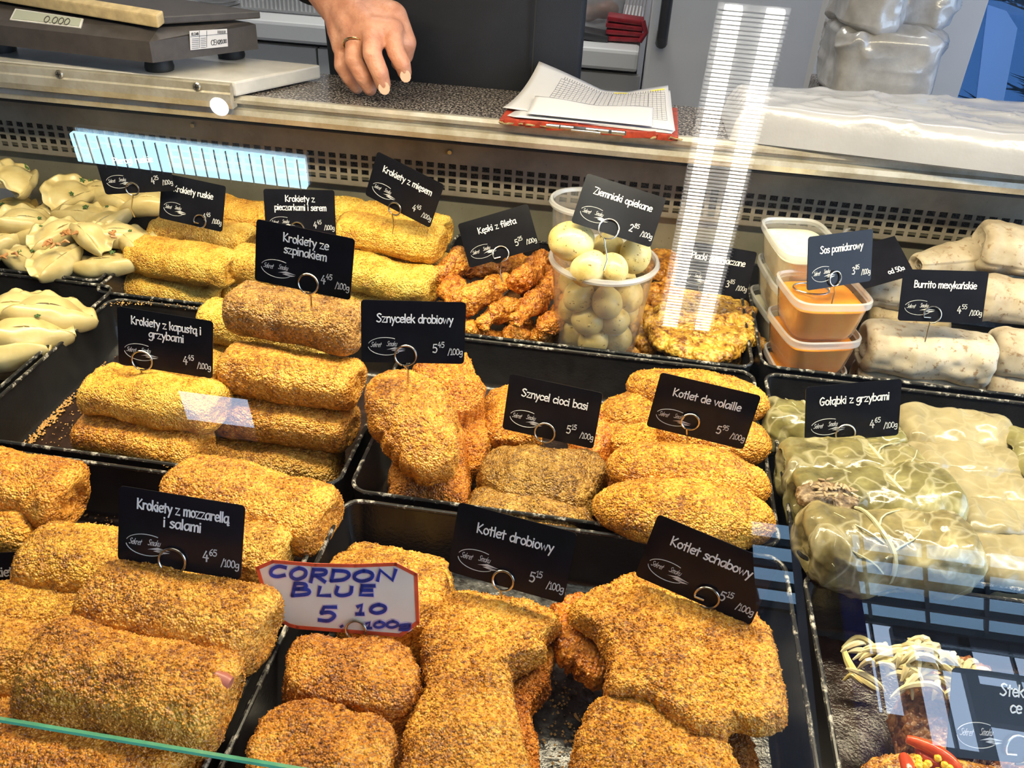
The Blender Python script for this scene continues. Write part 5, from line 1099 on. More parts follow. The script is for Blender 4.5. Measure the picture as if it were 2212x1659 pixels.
inner = [(ct[0] + r * math.cos(a), ct[1] + r * math.sin(a), z) for z, r, n_, a0 in ((-.033, .021, 4, .3), (-.006, .026, 5, .9), (.021, .029, 6, .2), (.047, .032, 6, .8)) for a in [a0 + i * 2 * math.pi / n_ for i in range(n_)]]
LAY = {-.033: 'bottom', -.006: 'second', .021: 'third', .047: 'fourth'}; SEEN = {}
k = 0
for px, py, y, lb, s_ in pot:
    o = link('potato', PM[k % 5]); o.location = F(px, py, y); o.rotation_euler = (k * 1.3, k * .7, k * 2.1); o.scale = (s_ * 1.1,) * 3; tint(o, (1, 1, 1)); prop(o, lb, 'potato', 'boiled potatoes in the cup'); k += 1
for p in inner:
    o = link('potato', PM[k % 5]); o.location = p; o.rotation_euler = (k * 1.3, k * .7, k * 2.1); o.scale = (.98,) * 3; tint(o, (.95, .88, .7)); a = math.degrees(math.atan2(p[1] - ct[1], p[0] - ct[0])) % 360; side = ['right', 'back right', 'back left', 'left', 'front left', 'front right'][int(((a + 30) % 360) // 60)]
    prop(o, 'herbed potato at the %s of the %s layer from below in the clear cup' % (side, LAY[p[2]]), 'potato', 'boiled potatoes in the cup'); k += 1

# ------------------------------------------------------------ sauce tubs
def tub(corners, z, h, fillmat, lb, grp, lid=True):
    Cn = [G(*p, z) for p in corners]; c = sum(Cn) / 4; ex = (Cn[2] - Cn[1]); wx = (np.linalg.norm(Cn[2] - Cn[1]) + np.linalg.norm(Cn[3] - Cn[0])) / 2; wy = (np.linalg.norm(Cn[1] - Cn[0]) + np.linalg.norm(Cn[3] - Cn[2])) / 2
    return tub_at(c, wx, wy, math.atan2(ex[1], ex[0]), z, h, fillmat, lb, grp)
def tub_at(c, wx, wy, yaw, z, h, fillmat, lb, grp):
    o = empty('sauce_tub', (c[0], c[1], z - h), (0, 0, yaw)); prop(o, lb, 'tub', grp)
    def loop(sc, zz, rib=0, n=96):
        r = []
        for k in range(n):
            a = 2 * math.pi * k / n; ca, sa = math.cos(a), math.sin(a); e = .42
            m_ = sc + (rib if k % 2 else 0) / min(wx, wy)
            r.append((wx / 2 * m_ * math.copysign(abs(ca) ** e, ca), wy / 2 * m_ * math.copysign(abs(sa) ** e, sa), zz))
        return r
    def shell(name, loops, mat, cap=None):
        n = len(loops[0]); V = [p for l in loops for p in l]; T = []
        if cap == 'both' or cap == 'bottom': V.append((0, 0, loops[0][0][2])); T += [((k + 1) % n, k, len(V) - 1) for k in range(n)]
        if cap == 'both': b = (len(loops) - 1) * n; V.append((0, 0, loops[-1][0][2])); T += [(b + k, b + (k + 1) % n, len(V) - 1) for k in range(n)]
        me = npmesh(name, np.array(V), gridfaces(len(loops), n), T); me.set_sharp_from_angle(angle=.6); return link(name, me, mat, o)
    shell('tub_wall', [loop(.74, 0), loop(.78, .003), loop(.80, .008, .0012), loop(.92, h - .006, .0012), loop(.93, h - .003), loop(.93, h)], M['tub'], 'bottom')
    shell('rim', [loop(.92, h - .004), loop(1.0, h - .005), loop(1.01, h - .002), loop(1.0, h + .002), loop(.95, h + .003), loop(.93, h)], M['tubrim'])
    f_ = shell('sauce', [loop(.72, .002), loop(.775, .008), loop(.90, h - .010), loop(.80, h - .0085), loop(.5, h - .0065), loop(.2, h - .009)], fillmat, 'both')
    return o
tA = tub([(1672, 575), (1712, 664), (1889, 664), (1846, 598)], .074, .047, M['sauce'], 'upper tub of orange tomato sauce with a wire coil on it', 'orange sauce tubs')
tub([(1655, 642), (1698, 748), (1850, 744), (1830, 680)], .026, .047, M['sauce'], 'middle tub of orange tomato sauce', 'orange sauce tubs')
tub([(1640, 722), (1682, 815), (1822, 818), (1812, 760)], -.016, .037, M['sauce'], 'lowest tub of orange tomato sauce behind the tray rim', 'orange sauce tubs')
tub([(1652, 468), (1672, 556), (1812, 560), (1800, 482)], .094, .045, M['cream'], 'topmost tub of white dip with chopped herbs', 'white dip tubs')
tub([(1640, 540), (1662, 635), (1800, 640), (1790, 560)], .046, .045, M['cream'], 'second tub of white dip from the top', 'white dip tubs')
tub([(1625, 605), (1645, 700), (1790, 700), (1780, 630)], .000, .045, M['cream'], 'third tub of white dip, low behind the orange ones', 'white dip tubs')
cc_ = G(1752, 625, .070)
o = MB().tube([cc_ + np.array([.019 * math.cos(a), .013 * math.sin(a), .0006 * a / 6]) for a in np.linspace(0, 12.2, 60)] + [cc_ + np.array([.019, 0, .004]), cc_ + np.array([.022, .002, .022])], .0008, 6).build('wire_coil', M['wire'], None, True)
prop(o, 'flat wire coil foot of the tomato sauce card holder', 'wire')
co = G(1790, 535, .095); o = MB().tube([G(1800, 530, .1), G(1828, 497, .11), G(1836, 494, .11)], [.001, .002, .001], 6).build('plastic_flap', M['tub'], None); prop(o, 'raised clear lid flap behind the white dip tub', 'lid')

# ------------------------------------------------------------ front right tray: onion, meat, peppers
GM = 'food in the front right tray'
blob('grilled_patty', 'brown grilled meat patty under stewed onion', 'meat', GM, [(1962, 1480), (2035, 1398), (2120, 1396), (2195, 1462), (2260, 1520), (2200, 1600), (2060, 1612), (1990, 1600), (1950, 1550)], .006, .03, (1, .85, .7), 400, mat='meat', dome=.6, ragged=.003, lump=.004, step=.0016)
blob('grilled_patty', 'darker meat patty in the lower right corner behind the card', 'meat', GM, [(2120, 1560), (2250, 1540), (2330, 1600), (2300, 1680), (2160, 1680)], -.004, .03, (.9, .7, .6), 401, mat='meat', dome=.6, ragged=.003, lump=.004)
rs = np.random.RandomState(4); mb = MB()
c0 = G(1985, 1440, .022)
for k in range(95):
    dx_, dy_ = np.clip(rs.normal(0, .020), -.036, .036), np.clip(rs.normal(0, .010), -.02, .02); p = c0 + np.array([dx_, dy_, .012 - abs(dx_) * .4 - abs(dy_) * .5 + rs.uniform(-.006, .001)]); a = rs.uniform(-.7, .7) + (0 if rs.rand() < .7 else 1.2); Lh = rs.uniform(.006, .014)
    pts = [p + np.array([math.cos(a) * t * Lh, math.sin(a) * t * Lh, .006 * (1 - t * t) + .001 * math.sin(k + t * 3)]) for t in np.linspace(-1, 1, 7)]
    mb.tube(pts, [.0006, .0016, .0021, .0023, .0021, .0016, .0006], 6)
o = mb.build('stewed_onion', M['onion'], None, True); o['kind'] = 'stuff'; prop(o, 'heap of pale stewed onion strips on the meat patty', 'onion'); tint(o, (1, 1, 1))
for pts, r_, lb in (([(1822, 1400), (1832, 1430), (1850, 1460), (1875, 1480), (1895, 1490)], .0035, 'curved pale onion strip lying alone on the dark tray floor'), ([(1822, 1470), (1838, 1458), (1855, 1470), (1868, 1482)], .0018, 'thin curled onion strip below the curved one'),
                   ([(1820, 1400), (1850, 1378), (1880, 1390), (1900, 1420)], .0025, 'translucent onion strip joining the heap at its left')):
    P3 = [G(x, y, -.040 + .006 * math.sin(i)) for i, (x, y) in enumerate(pts)]
    sm_ = smooth(P3, 4); n_ = len(sm_); o = MB().tube(sm_, [r_ * (.4 + .6 * math.sin(math.pi * (i + .5) / n_)) for i in range(n_)], 8).build('onion_strip', M['onion'], None, True); tint(o, (1, .95, .7)); prop(o, lb, 'onion')
blob('fried_cutlet', 'yellow battered piece at the bottom edge, right corner', 'cutlet', GM, [(1865, 1640), (1885, 1612), (1930, 1602), (1975, 1618), (2080, 1640), (2160, 1655), (2200, 1740), (1880, 1740)], .012, .03, (1, 1, .75), 402, mat='fried', dome=.5, lump=.005, lf=60)
for k, (pts, lb) in enumerate((([(1958, 1596), (2000, 1612), (2048, 1640), (2075, 1668)], 'upper strip of red pepper'), ([(1950, 1630), (1962, 1660), (1965, 1700)], 'short strip of red pepper at the bottom edge'), ([(1985, 1610), (2000, 1640), (2060, 1662), (2080, 1690)], 'lower strip of red pepper'))):
    P3 = smooth([G(x, y, .030 - .003 * k) for x, y in pts], 5); n_ = len(P3); mb = MB().tube(P3, [.0042 * (.5 + .5 * math.sin(math.pi * (i + .5) / n_)) for i in range(n_)], 10)
    o = mb.build('pepper_strip', M['pepper'], None, True); tint(o, (1, 1, 1)); prop(o, lb, 'pepper')
mb = MB(); c0 = G(2012, 1650, .028)
for k in range(16): p = c0 + np.array([rs.uniform(-.009, .009), rs.uniform(-.008, .006), rs.uniform(-.001, .003)]); mb.lathe([(0, -.002), (.002, -.0012), (.0024, .0006), (.0012, .002), (0, .0022)], 8, tuple(p))
o = mb.build('corn_kernels', M['corn'], None, True); o['kind'] = 'stuff'; tint(o, (1, 1, 1)); prop(o, 'little yellow corn kernels between the red pepper strips', 'corn')

# ------------------------------------------------------------ loose crumbs
def crumbs(lb, pts, z, n_, seed, spread=.006, big=.0011):
    rs = np.random.RandomState(seed); V = []; T = []
    oc = np.array([(1, 0, 0), (0, 1, 0), (-1, 0, 0), (0, -1, 0), (0, 0, .8), (0, 0, -.4)]); tf = [(0, 1, 4), (1, 2, 4), (2, 3, 4), (3, 0, 4), (1, 0, 5), (2, 1, 5), (3, 2, 5), (0, 3, 5)]
    P3 = [G(x, y, z) for x, y in pts]
    for k in range(n_):
        i = rs.randint(len(P3) - 1); t = rs.rand(); p = P3[i] * (1 - t) + P3[i + 1] * t + np.array([rs.normal(0, spread), rs.normal(0, spread), 0]); s_ = big * rs.uniform(.35, 1.2)
        b = len(V); V += list(p + oc * s_ * rs.uniform(.6, 1.3, (6, 3))); T += [(b + a, b + c, b + d) for a, c, d in tf]
    o = link('breadcrumbs', npmesh('breadcrumbs', np.array(V), None, T, smooth=False), M['crumb']); o['kind'] = 'stuff'; prop(o, lb, 'crumbs')
crumbs('line of golden crumbs along the left wall of the stack tray', [(60, 960), (110, 900), (170, 840), (250, 745)], -.053, 420, 1, .0035, .0016)
crumbs('thin scatter of crumbs on the bare patterned tray floor', [(120, 950), (200, 900), (230, 820)], -.0535, 160, 2, .018, .001)
crumbs('crumbs on the rim behind the cabbage card', [(230, 655), (330, 655), (480, 672)], .003, 120, 3, .003, .0009)
crumbs('crumbs lying on the front left tray floor', [(160, 1130), (250, 1150), (330, 1120)], -.052, 140, 4, .015, .0013)
crumbs('dark crumbs stuck to the bare silvery floor strip', [(1190, 1420), (1210, 1500), (1230, 1600), (1240, 1700)], -.0525, 240, 5, .012, .0012)
crumbs('crumbs along the rim between the middle trays', [(350, 1005), (560, 1040), (700, 1062)], .003, 70, 6, .003, .0009)

# ------------------------------------------------------------ things on and behind the counter
# clipboard
zb = .171
q = [G(1078, 268, zb), G(1464, 306, zb), G(1462, 243, zb), G(1120, 212, zb)]
cb_ = empty('clipboard', tuple(sum(q) / 4)); prop(cb_, 'worn red clipboard with frayed edges holding printed sheets', 'clipboard'); cinv = Matrix.Translation(-cb_.location)
def cp(o): o.matrix_parent_inverse = cinv; return o
cp(MB().prism(q, (0, 0, .006), .0012).build('board', M['red'], cb_))
rs = np.random.RandomState(3); mb = MB()
for k in range(16):
    a = q[0] * (1 - k / 15.) + q[1] * (k / 15.); 
    if k < 5 or k > 12: mb.tube([a + np.array([rs.uniform(-.004, .004), -.001, .003]), a + np.array([rs.uniform(-.01, .012), -.004, rs.uniform(.001, .006)]), a + np.array([rs.uniform(-.012, .02), -.003 + rs.uniform(-.003, .001), .004])], [.0015, .0011, .0004], 5)
cp(mb.build('frayed_edge', M['jute'], cb_, True))
mb = MB()
for k in range(7): a = q[0] + (q[1] - q[0]) * (k + .5) / 7; mb.box(a + np.array([0, -.0006, .004]), (.018 + .01 * (k % 3), .003, .0075), Matrix.Rotation(-.05 * (k % 3), 3, 'Y'), .0008)
cp(mb.build('torn_binding', M['red'], cb_, True))
def sheet(name, P4, curl, nlines, mat, zofs, parent, seed):
    nx, ny = 26, 18; a, b, c, d = [np.array(p) for p in P4]; U, W = np.meshgrid(np.linspace(0, 1, nx), np.linspace(0, 1, ny), indexing='ij')
    P_ = (a[None, None] * ((1 - U) * (1 - W))[..., None] + b * (U * (1 - W))[..., None] + c * (U * W)[..., None] + d * ((1 - U) * W)[..., None])
    lift = curl[0] * np.clip((1 - U) * 2 - 1, 0, 1) * W ** 2.2 + curl[1] * np.clip(U * 3.2 - 2.2, 0, 1) * W ** 2.5 + curl[2] * np.sin(U * 9) * W * .5
    P_[..., 2] += zofs + lift; P_[..., 0] += -lift * .1
    o = link(name, npmesh(name, P_.reshape(-1, 3), gridfaces(nx, ny, False)), mat, parent); cp(o); s_ = o.modifiers.new('t', 'SOLIDIFY'); s_.thickness = .0004
    return P_, o
for k in range(4): sheet('paper_sheet', [G(1095 + 4 * k, 262 + 2 * k, zb), G(1450 + 2 * k, 301 - k, zb), G(1436 + 3 * k, 222 + k, zb), G(1190 - 6 * k, 204 + 2 * k, zb)], (.004 + .003 * k, .003 * k, .0006), 0, M['paper'], .0066 + .0006 * k, cb_, k)
Pg, top = sheet('paper_sheet', [G(1085, 250, zb), G(1452, 300, zb), G(1440, 222, zb), G(1165, 200, zb)], (.030, .012, .0012), 0, M['paper'], .0098, cb_, 9)
# printed table on the top sheet: thin strokes following the sheet
def on_sheet(u, w_):
    x = u * 25; y = w_ * 17; i, j = min(int(x), 24), min(int(y), 16); fx, fy = x - i, y - j
    return Pg[i, j] * (1 - fx) * (1 - fy) + Pg[i + 1, j] * fx * (1 - fy) + Pg[i, j + 1] * (1 - fx) * fy + Pg[i + 1, j + 1] * fx * fy + np.array([0, 0, .0008])
class Ru(Ribbons): pass
rb = Ru()
def fsheet(u, v, l): return tuple(on_sheet(min(max(u, 0), 1), min(max(v, 0), 1)) + np.array([0, 0, l]))
for k in range(15): rb.stroke([(u, .22 + .65 * k / 14) for u in np.linspace(.20, .97, 12)], .0035, fsheet, .00005)
for k in range(27): u = .20 + .77 * k / 26; rb.stroke([(u, w_) for w_ in np.linspace(.22, .87, 6)], .0018 if k not in (10, 13, 22) else .004, fsheet, .00005)
for k in range(40): u = .22 + .72 * k / 39; rb.stroke([(u, .88), (u, .92)], .003, fsheet, .00005)
o = rb.build('printed_table', M['ink'], top); cp(o)
rb = Ru()
for u in (.60, .88): rb.stroke([(u, .92), (u + .08, .93)], .03, fsheet, .00005)
cp(rb.build('yellow_mark', M['yellow'], top))
sheet('small_paper', [G(1135, 268, zb), G(1405, 296, zb), G(1408, 255, zb), G(1155, 240, zb)], (.006, .0, .002), 0, M['paper'], .0125, cb_, 11)
a, b = G(1180, 276, zb + .016), G(1352, 293, zb + .016); clip = MB(); d = (b - a); clip.prism([a, b, b + np.array([0, .012, 0]), a + np.array([0, .012, 0])], (0, 0, .0015), .0004)
for t in (.0, .18, .5, .62, .82): clip.tube([a + d * t + np.array([0, 0, .002]), a + d * min(1, t + .16) + np.array([0, 0, .002])], .0022, 8)
clip.tube([a + d * .32 + np.array([0, -.004, .001]), a + d * .5 + np.array([0, -.007, .002]), a + d * .68 + np.array([0, -.004, .001])], .0012, 8)
cp(clip.build('metal_clip', M['wire'], cb_, True))

# wrapped package of trays
c4 = [G(1575, 305, .171), G(2360, 400, .171), G(2240, 285, .171), G(1556, 246, .171)]
nx, ny, H_ = 90, 50, .040; U, W = np.meshgrid(np.linspace(0, 1, nx), np.linspace(0, 1, ny), indexing='ij')
base = c4[0][None, None] * ((1 - U) * (1 - W))[..., None] + c4[1] * (U * (1 - W))[..., None] + c4[2] * (U * W)[..., None] + c4[3] * ((1 - U) * W)[..., None]
ed = np.minimum(np.minimum(U * 8, (1 - U) * 8), np.minimum(W * 3.2, (1 - W) * 3.2)); hgt = H_ * np.clip(ed * 3.2, 0, 1) ** .45
Pk = base.copy(); cen = base.mean((0, 1)); Pk[..., 2] += .001 + hgt + .003 * (fbm(base, 30, 5, 3) - .5) * (ed > .1)
rdg = 1 - np.abs(2 * fbm(base * np.array([.5, 1.5, 1]), 26, 8, 2) - 1); Pk[..., 2] += .004 * rdg ** 8 * (ed > .2)
bot = Pk.copy(); bot[..., 2] = .1712
pkg = link('wrapped_package', npmesh('wrapped_package', np.vstack([Pk.reshape(-1, 3), bot.reshape(-1, 3)]), np.vstack([gridfaces(nx, ny, False), gridfaces(nx, ny, False, nx * ny)[:, ::-1]])), M['wrap']); prop(pkg, 'long flat package in shiny white film lying on the granite at right', 'package')
# small cup behind the package
cpos = G(2200, 300, .171); o = empty('paper_cup', (.545, 1.225, .171)); prop(o, 'beige paper cup at the right edge behind the wrapped package', 'cup')
MB().lathe([(0, .001), (.024, .001), (.030, .05), (.0315, .052), (.030, .054), (.028, .05), (.023, .004), (0, .004)], 40).build('cup_wall', M['sign'], o, True)

# back worktop unit
yb = 2.2; zt = F(1300, 105, yb)[2]; ze = F(1300, 151, yb)[2]; xl, xr = -2.6, F(1385, 110, yb)[0] - .004
u = empty('kitchen_unit', ((xl + xr) / 2, yb + .3, -1)); prop(u, 'white kitchen unit with drawer fronts behind the seller', 'cabinet'); ui = Matrix.Translation(-u.location)
def up_(o): o.matrix_parent_inverse = ui; return o
up_(MB().box(((xl + xr) / 2, yb + .3, (zt + ze) / 2), (xr - xl, .6, zt - ze), bev=.008).build('worktop', M['white_unit'], u))
up_(MB().box(((xl + xr) / 2, yb + .32, (ze - 1) / 2), (xr - xl, .56, ze + 1 - .004)).build('body', M['foot'], u))
xs_ = [F(1383, 180, yb)[0], F(1175, 180, yb)[0], F(680, 140, yb)[0], F(180, 120, yb)[0], -2.2]
for a, b in zip(xs_[1:], xs_[:-1]): up_(MB().box(((a + b) / 2, yb + .03, (ze - .012 - .9) / 2), (b - a - .005, .02, .9 + ze - .012), bev=.002).build('door', M['grey_unit'], u))
# fridge
a, b = F(1396, 120, 2.05)[0], F(1780, 120, 2.05)[0]
fr = empty('fridge', ((a + b) / 2, 2.35, -1)); prop(fr, 'tall white fridge with a dark vertical bar handle', 'fridge'); fi = Matrix.Translation(-fr.location)
MB().box(((a + b) / 2, 2.38, .0), (b - a, .58, 2.0), bev=.01).build('body', M['grey_unit'], fr).matrix_parent_inverse = fi
dr = MB().box(((a + b) / 2, 2.07, .0), (b - a, .04, 1.96), bev=.008).build('door', M['white_unit'], fr); dr.matrix_parent_inverse = fi
p = F(1429, 92, 2.0); hx = p[0]; mb = MB(); mb.tube([(hx + .0, 2.05, p[2] + .01), (hx, 2.01, p[2] - .002), (hx, 1.995, p[2] + .012), (hx, 1.995, p[2] + .5), (hx, 2.01, p[2] + .52), (hx, 2.05, p[2] + .51)], [.012, .013, .012, .012, .013, .012], 12)
hd = mb.build('handle', M['dark_handle'], dr, True); hd.matrix_parent_inverse = fi
# red wallet, phone, bag of bread, cables on the worktop
p = G(1345, 112, zt); y0 = yb + .10; X_ = F(1345, 100, y0)[0]
wl = empty('leather_wallet', (X_, y0, zt)); prop(wl, 'dark red folded leather wallet on the white worktop', 'wallet')
mb = MB()
for k in range(4): mb.box((0, 0, .010 + k * .014), (.092 - .004 * (k % 2), .06, .0115), Matrix.Rotation(.03 * (k - 1), 3, 'Y'), .004)
mb.build('leather_fold', M['redwallet'], wl, True); MB().tube([(.04, -.03, .008), (.052, -.03, .03), (.042, -.03, .056)], .006, 8).build('flap', M['redwallet'], wl, True)
X_ = F(1281, 100, y0)[0]; ph_ = MB().box((X_, y0, zt + .010), (.075, .07, .018), Matrix.Rotation(.1, 3, 'Y'), .004).build('flat_black_device', M['dark_handle'], None, True); prop(ph_, 'flat black device lying beside the red wallet', 'phone')
X_ = F(1278, 50, y0 + .1)[0]
bgm = MB().lathe([(0, 0), (.05, .002), (.075, .03), (.08, .08), (.065, .13), (.03, .17), (.012, .20), (.02, .23)], 28, (X_, y0 + .12, zt)).build('bread_bag', M['bag'], None, True); prop(bgm, 'crumpled clear bag with orange rolls behind the red wallet', 'bag')
for k, (dx, dz) in enumerate(((-.02, .04), (.025, .05), (0, .09))): 
    o = link('bread_roll', PM[k]); o.scale = (2.0, 1.8, 1.5); o.location = (X_ + dx, y0 + .12, zt + dz); tint(o, (.75, .28, .08)); prop(o, ('left', 'right', 'upper')[k] + ' orange roll inside the clear bag', 'bread', 'rolls in the bag')
X_ = F(1368, 40, y0 + .05)[0]; mb = MB()
for k in range(7): mb.box((X_ - .012 + k * .007, y0 + .08, zt + .13), (.003, .10, .24), Matrix.Rotation(.16 - .02 * k, 3, 'Y'), .0006)
o = mb.build('paper_stack', M['grey_unit']); prop(o, 'grey sheets standing against the fridge', 'papers')
# left: stack of clear lids and a ribbed grey crate
X_ = F(460, 8, yb + .12)[0]; ls = empty('lid_stack', (X_, yb + .15, zt)); prop(ls, 'stack of clear plastic lids behind the scale', 'lids')
for k in range(26): MB().lathe([(.0, 0), (.05, 0), (.056, .003), (.058, .0045), (.055, .0045), (.049, .0015), (0, .0015)], 32, (0, 0, k * .0085)).build('lid', M['tubrim'], ls, True)
X_ = F(640, 20, yb + .12)[0] + .01; cr = empty('grey_crate', (X_, yb + .2, zt)); prop(cr, 'ribbed translucent grey crate beside the stack of lids', 'crate')
MB().box((0, 0, .11), (.30, .22, .22), bev=.01).build('crate_body', M['bag'], cr)
mb = MB()
for k in range(26): mb.box((-.14 + k * .0112, -.113, .04), (.004, .004, .06))
mb.build('crate_ribs', M['tubrim'], cr)
# right: bags standing on the counter, a white wall edge, a blue window with a conifer behind
yy_ = 1.36; xa, xb = F(1765, 240, yy_)[0], F(1975, 240, yy_)[0]; zz0 = .171
def bagmesh(w_, d_, h_, seed, n_=3.4):
    nu, nv = 50, 90; s_ = np.linspace(0, 1, nu)[:, None]; a = (np.arange(nv) / nv * 2 * np.pi)[None]; pr = np.clip(np.minimum(s_, 1 - s_) * 12, 0, 1) ** .35 + .001
    ca, sa = np.cos(a), np.sin(a); V = np.stack([w_ / 2 * pr * np.sign(ca) * np.abs(ca) ** (2 / n_), d_ / 2 * pr * np.sign(sa) * np.abs(sa) ** (2 / n_), s_ * h_ + 0 * a], -1)
    Nn = gnormals(V); rr_ = 1 - np.abs(2 * fbm(V * np.array([1, 1, .6]), 20, seed, 3) - 1); V = V + Nn * (.012 * (fbm(V, 12, seed, 2) - .5) + .010 * rr_ ** 5)[..., None] * (-1 if Nn[nu // 2, :, 0] @ ca[0] < 0 else 1)
    V[..., 2] = np.maximum(V[..., 2], 0)
    return npmesh('bag', V.reshape(-1, 3), gridfaces(nu, nv))
m_film = plain('grey_shiny_film', (.36, .36, .38), .24, 0, .7, .22, 30, .9, 70, .3)
o = link('filled_plastic_bag', bagmesh(xb - xa, .15, F(1850, 72, yy_ - .08)[2] - zz0, 3, 7), m_film); o.location = ((xa + xb) / 2, yy_, zz0); prop(o, 'block shaped grey plastic bag full of paper standing at right', 'bag')
zz1 = F(1850, 72, yy_ - .08)[2]; xa2, xb2 = F(1798, 20, yy_)[0], F(1935, 20, yy_)[0]
o = link('filled_plastic_bag', bagmesh(xb2 - xa2, .14, .16, 7, 2.6), m_film); o.location = ((xa2 + xb2) / 2, yy_ - .005, zz1 - .006); prop(o, 'rounded white plastic bag on top of the grey block shaped bag', 'bag')
o = link('filled_plastic_bag', bagmesh(.10, .12, .15, 9, 2.6), m_film); o.location = (F(1965, 20, yy_)[0] + .012, yy_ + .04, zz1 - .006); prop(o, 'darker plastic bag leaning at the right of the rounded white one', 'bag')
xw0, xw1 = F(1900, 120, 1.60)[0], F(2095, 120, 1.60)[0]
pa, pb_ = F(2135, 0, 1.60), F(2056, 251, 1.60)
struct(MB().prism([(xw0 - .1, 1.60, -1), (pb_[0] + .0, 1.60, -1), (pa[0], 1.60, 1.95), (xw0 - .1, 1.60, 1.95)][0:4], (0, .06, 0)).build('trim_3', M['wall']))
wi = struct(empty('window_3', (1.0, 1.66, .4))); wii = Matrix.Translation((-1.0, -1.66, -.4))
MB().box((1.35, 1.66, .45), (1.9, .006, 2.9)).build('glass_pane', M['window'], wi).matrix_parent_inverse = wii
for x in (F(2200, 60, 1.6)[0] + .25, 2.2): MB().box((x, 1.64, .45), (.05, .05, 2.9)).build('window_frame', M['dark_handle'], wi).matrix_parent_inverse = wii
a = [F(2035, 235, 1.655), F(2085, 235, 1.655), F(2120, 60, 1.655), F(2085, 30, 1.655)]
a = [F(1472 + x / 2.962, y / 2.962, 1.652) for x, y in ((1880, 690), (2045, 735), (2150, 180), (2080, 70), (1960, 30))]
o = MB().prism(a, (0, .002, 0)).build('window_poster', plain('pale_blue_sheet', (.16, .33, .72), .5)); prop(o, 'pale blue sheet fixed to the blue window at right', 'poster')
# conifer outside the window
tr = empty('conifer', (1.12, 2.42, -1)); prop(tr, 'dark green conifer seen through the blue window', 'tree')
MB().tube([(0, 0, 0), (.01, 0, .9), (0, 0, 1.9)], [.05, .035, .01], 10).build('trunk', plain('bark', (.05, .03, .02), .9), tr, True)
rs = np.random.RandomState(6); mb = MB()
V = []; T = []
for k in range(90):
    z = rs.uniform(.45, 1.8); a = rs.uniform(0, 6.28); Lb = (1.95 - z) * .33 + .08; d = np.array([math.cos(a), math.sin(a), .25]); o0 = np.array([0, 0, z])
    for i in range(26):
        t = (i + 1) / 26; p = o0 + d * Lb * t; 
        for s_ in (-1, 1):
            e = np.array([-d[1] * s_, d[0] * s_, .1]) * .045 + d * .03 + rs.normal(0, .008, 3); b = len(V); wv = np.array([0, 0, .0025]); V += [p - wv, p + wv, p + e]; T.append((b, b + 1, b + 2))
o = link('needles', npmesh('needles', np.array(V), None, T, smooth=False), plain('needle_green', (.012, .04, .018), .6), tr); o['kind'] = 'stuff'

# ------------------------------------------------------------ the seller
class Caps(MB):
    def limb(s, P, R_, n=16):
        P = [np.array(p, float) for p in P]
        for i, (p, r) in enumerate(zip(P, R_)):
            b = bmesh.ops.create_icosphere(s.bm, subdivisions=3, radius=r); bmesh.ops.translate(s.bm, verts=b['verts'], vec=Vector(p))
            if i < len(P) - 1:
                m_ = 5; pts = [p + (P[i + 1] - p) * t for t in np.linspace(0, 1, m_)]; s.tube(pts, [r + (R_[i + 1] - r) * t for t in np.linspace(0, 1, m_)], n)
        return s
    def remesh(s, name, mat, parent, vox, sm=6):
        o = s.build(name, mat, parent, True); m1 = o.modifiers.new('r', 'REMESH'); m1.mode = 'VOXEL'; m1.voxel_size = vox; m1.use_smooth_shade = True
        m2 = o.modifiers.new('s', 'SMOOTH'); m2.factor = .5; m2.iterations = sm; return o
per = empty('person', (-.24, 1.34, -1.01)); prop(per, 'seller in black with a dark apron, one hand hanging over the granite counter', 'person'); pi_ = Matrix.Translation(-per.location)
def pp(o): o.matrix_parent_inverse = pi_; return o
H = lambda x, y, Y: F(x, y, Y)
bd = Caps()
sh, el, wr = np.array([-.425, 1.33, .52]), np.array([-.52, 1.27, .40]), H(738, 8, 1.155)
bd.limb([(-.24, 1.34, -.2), (-.24, 1.34, .35), (-.24, 1.33, .52)], [.09, .10, .09]); bd.limb([(-.24, 1.33, .52), (-.24, 1.32, .66)], [.065, .055])
bd.limb([(-.24, 1.33, .52), sh], [.06, .058]); bd.limb([sh, el], [.052, .044]); bd.limb([el, el * .6 + wr * .4, wr], [.044, .043, .031])
# hand: palm
kn = [H(847, 66, 1.10), H(806, 62, 1.095), H(768, 78, 1.10), H(742, 100, 1.112)]
cp_ = [wr + (k_ - wr) * .25 for k_ in kn]
for a, k_ in zip(cp_, kn): bd.limb([wr * .7 + a * .3, (a + k_) / 2, k_], [.026, .020, .0150])
bd.limb([kn[0], kn[1], kn[2], kn[3]], [.0150, .0155, .0150, .0140])
fing = [[kn[0], H(855, 112, 1.075), H(869, 138, 1.072), H(874, 156, 1.075)], [kn[1], H(804, 118, 1.062), H(820, 156, 1.058), H(828, 182, 1.062)], [kn[2], H(764, 130, 1.075), H(784, 166, 1.072), H(799, 192, 1.078)], [kn[3], H(738, 142, 1.095), H(755, 170, 1.095), H(771, 190, 1.10)]]
fr_ = [[.0142, .0125, .0118, .0102], [.0148, .0132, .0124, .0108], [.0142, .0125, .0116, .0100], [.0130, .0110, .0102, .0090]]
for P_, R_ in zip(fing, fr_): bd.limb(P_, [r * .88 for r in R_])
bd.limb([wr, H(845, 40, 1.125), H(874, 92, 1.115), H(872, 118, 1.118), H(862, 135, 1.125)], [.024, .021, .0150, .0125, .0105])
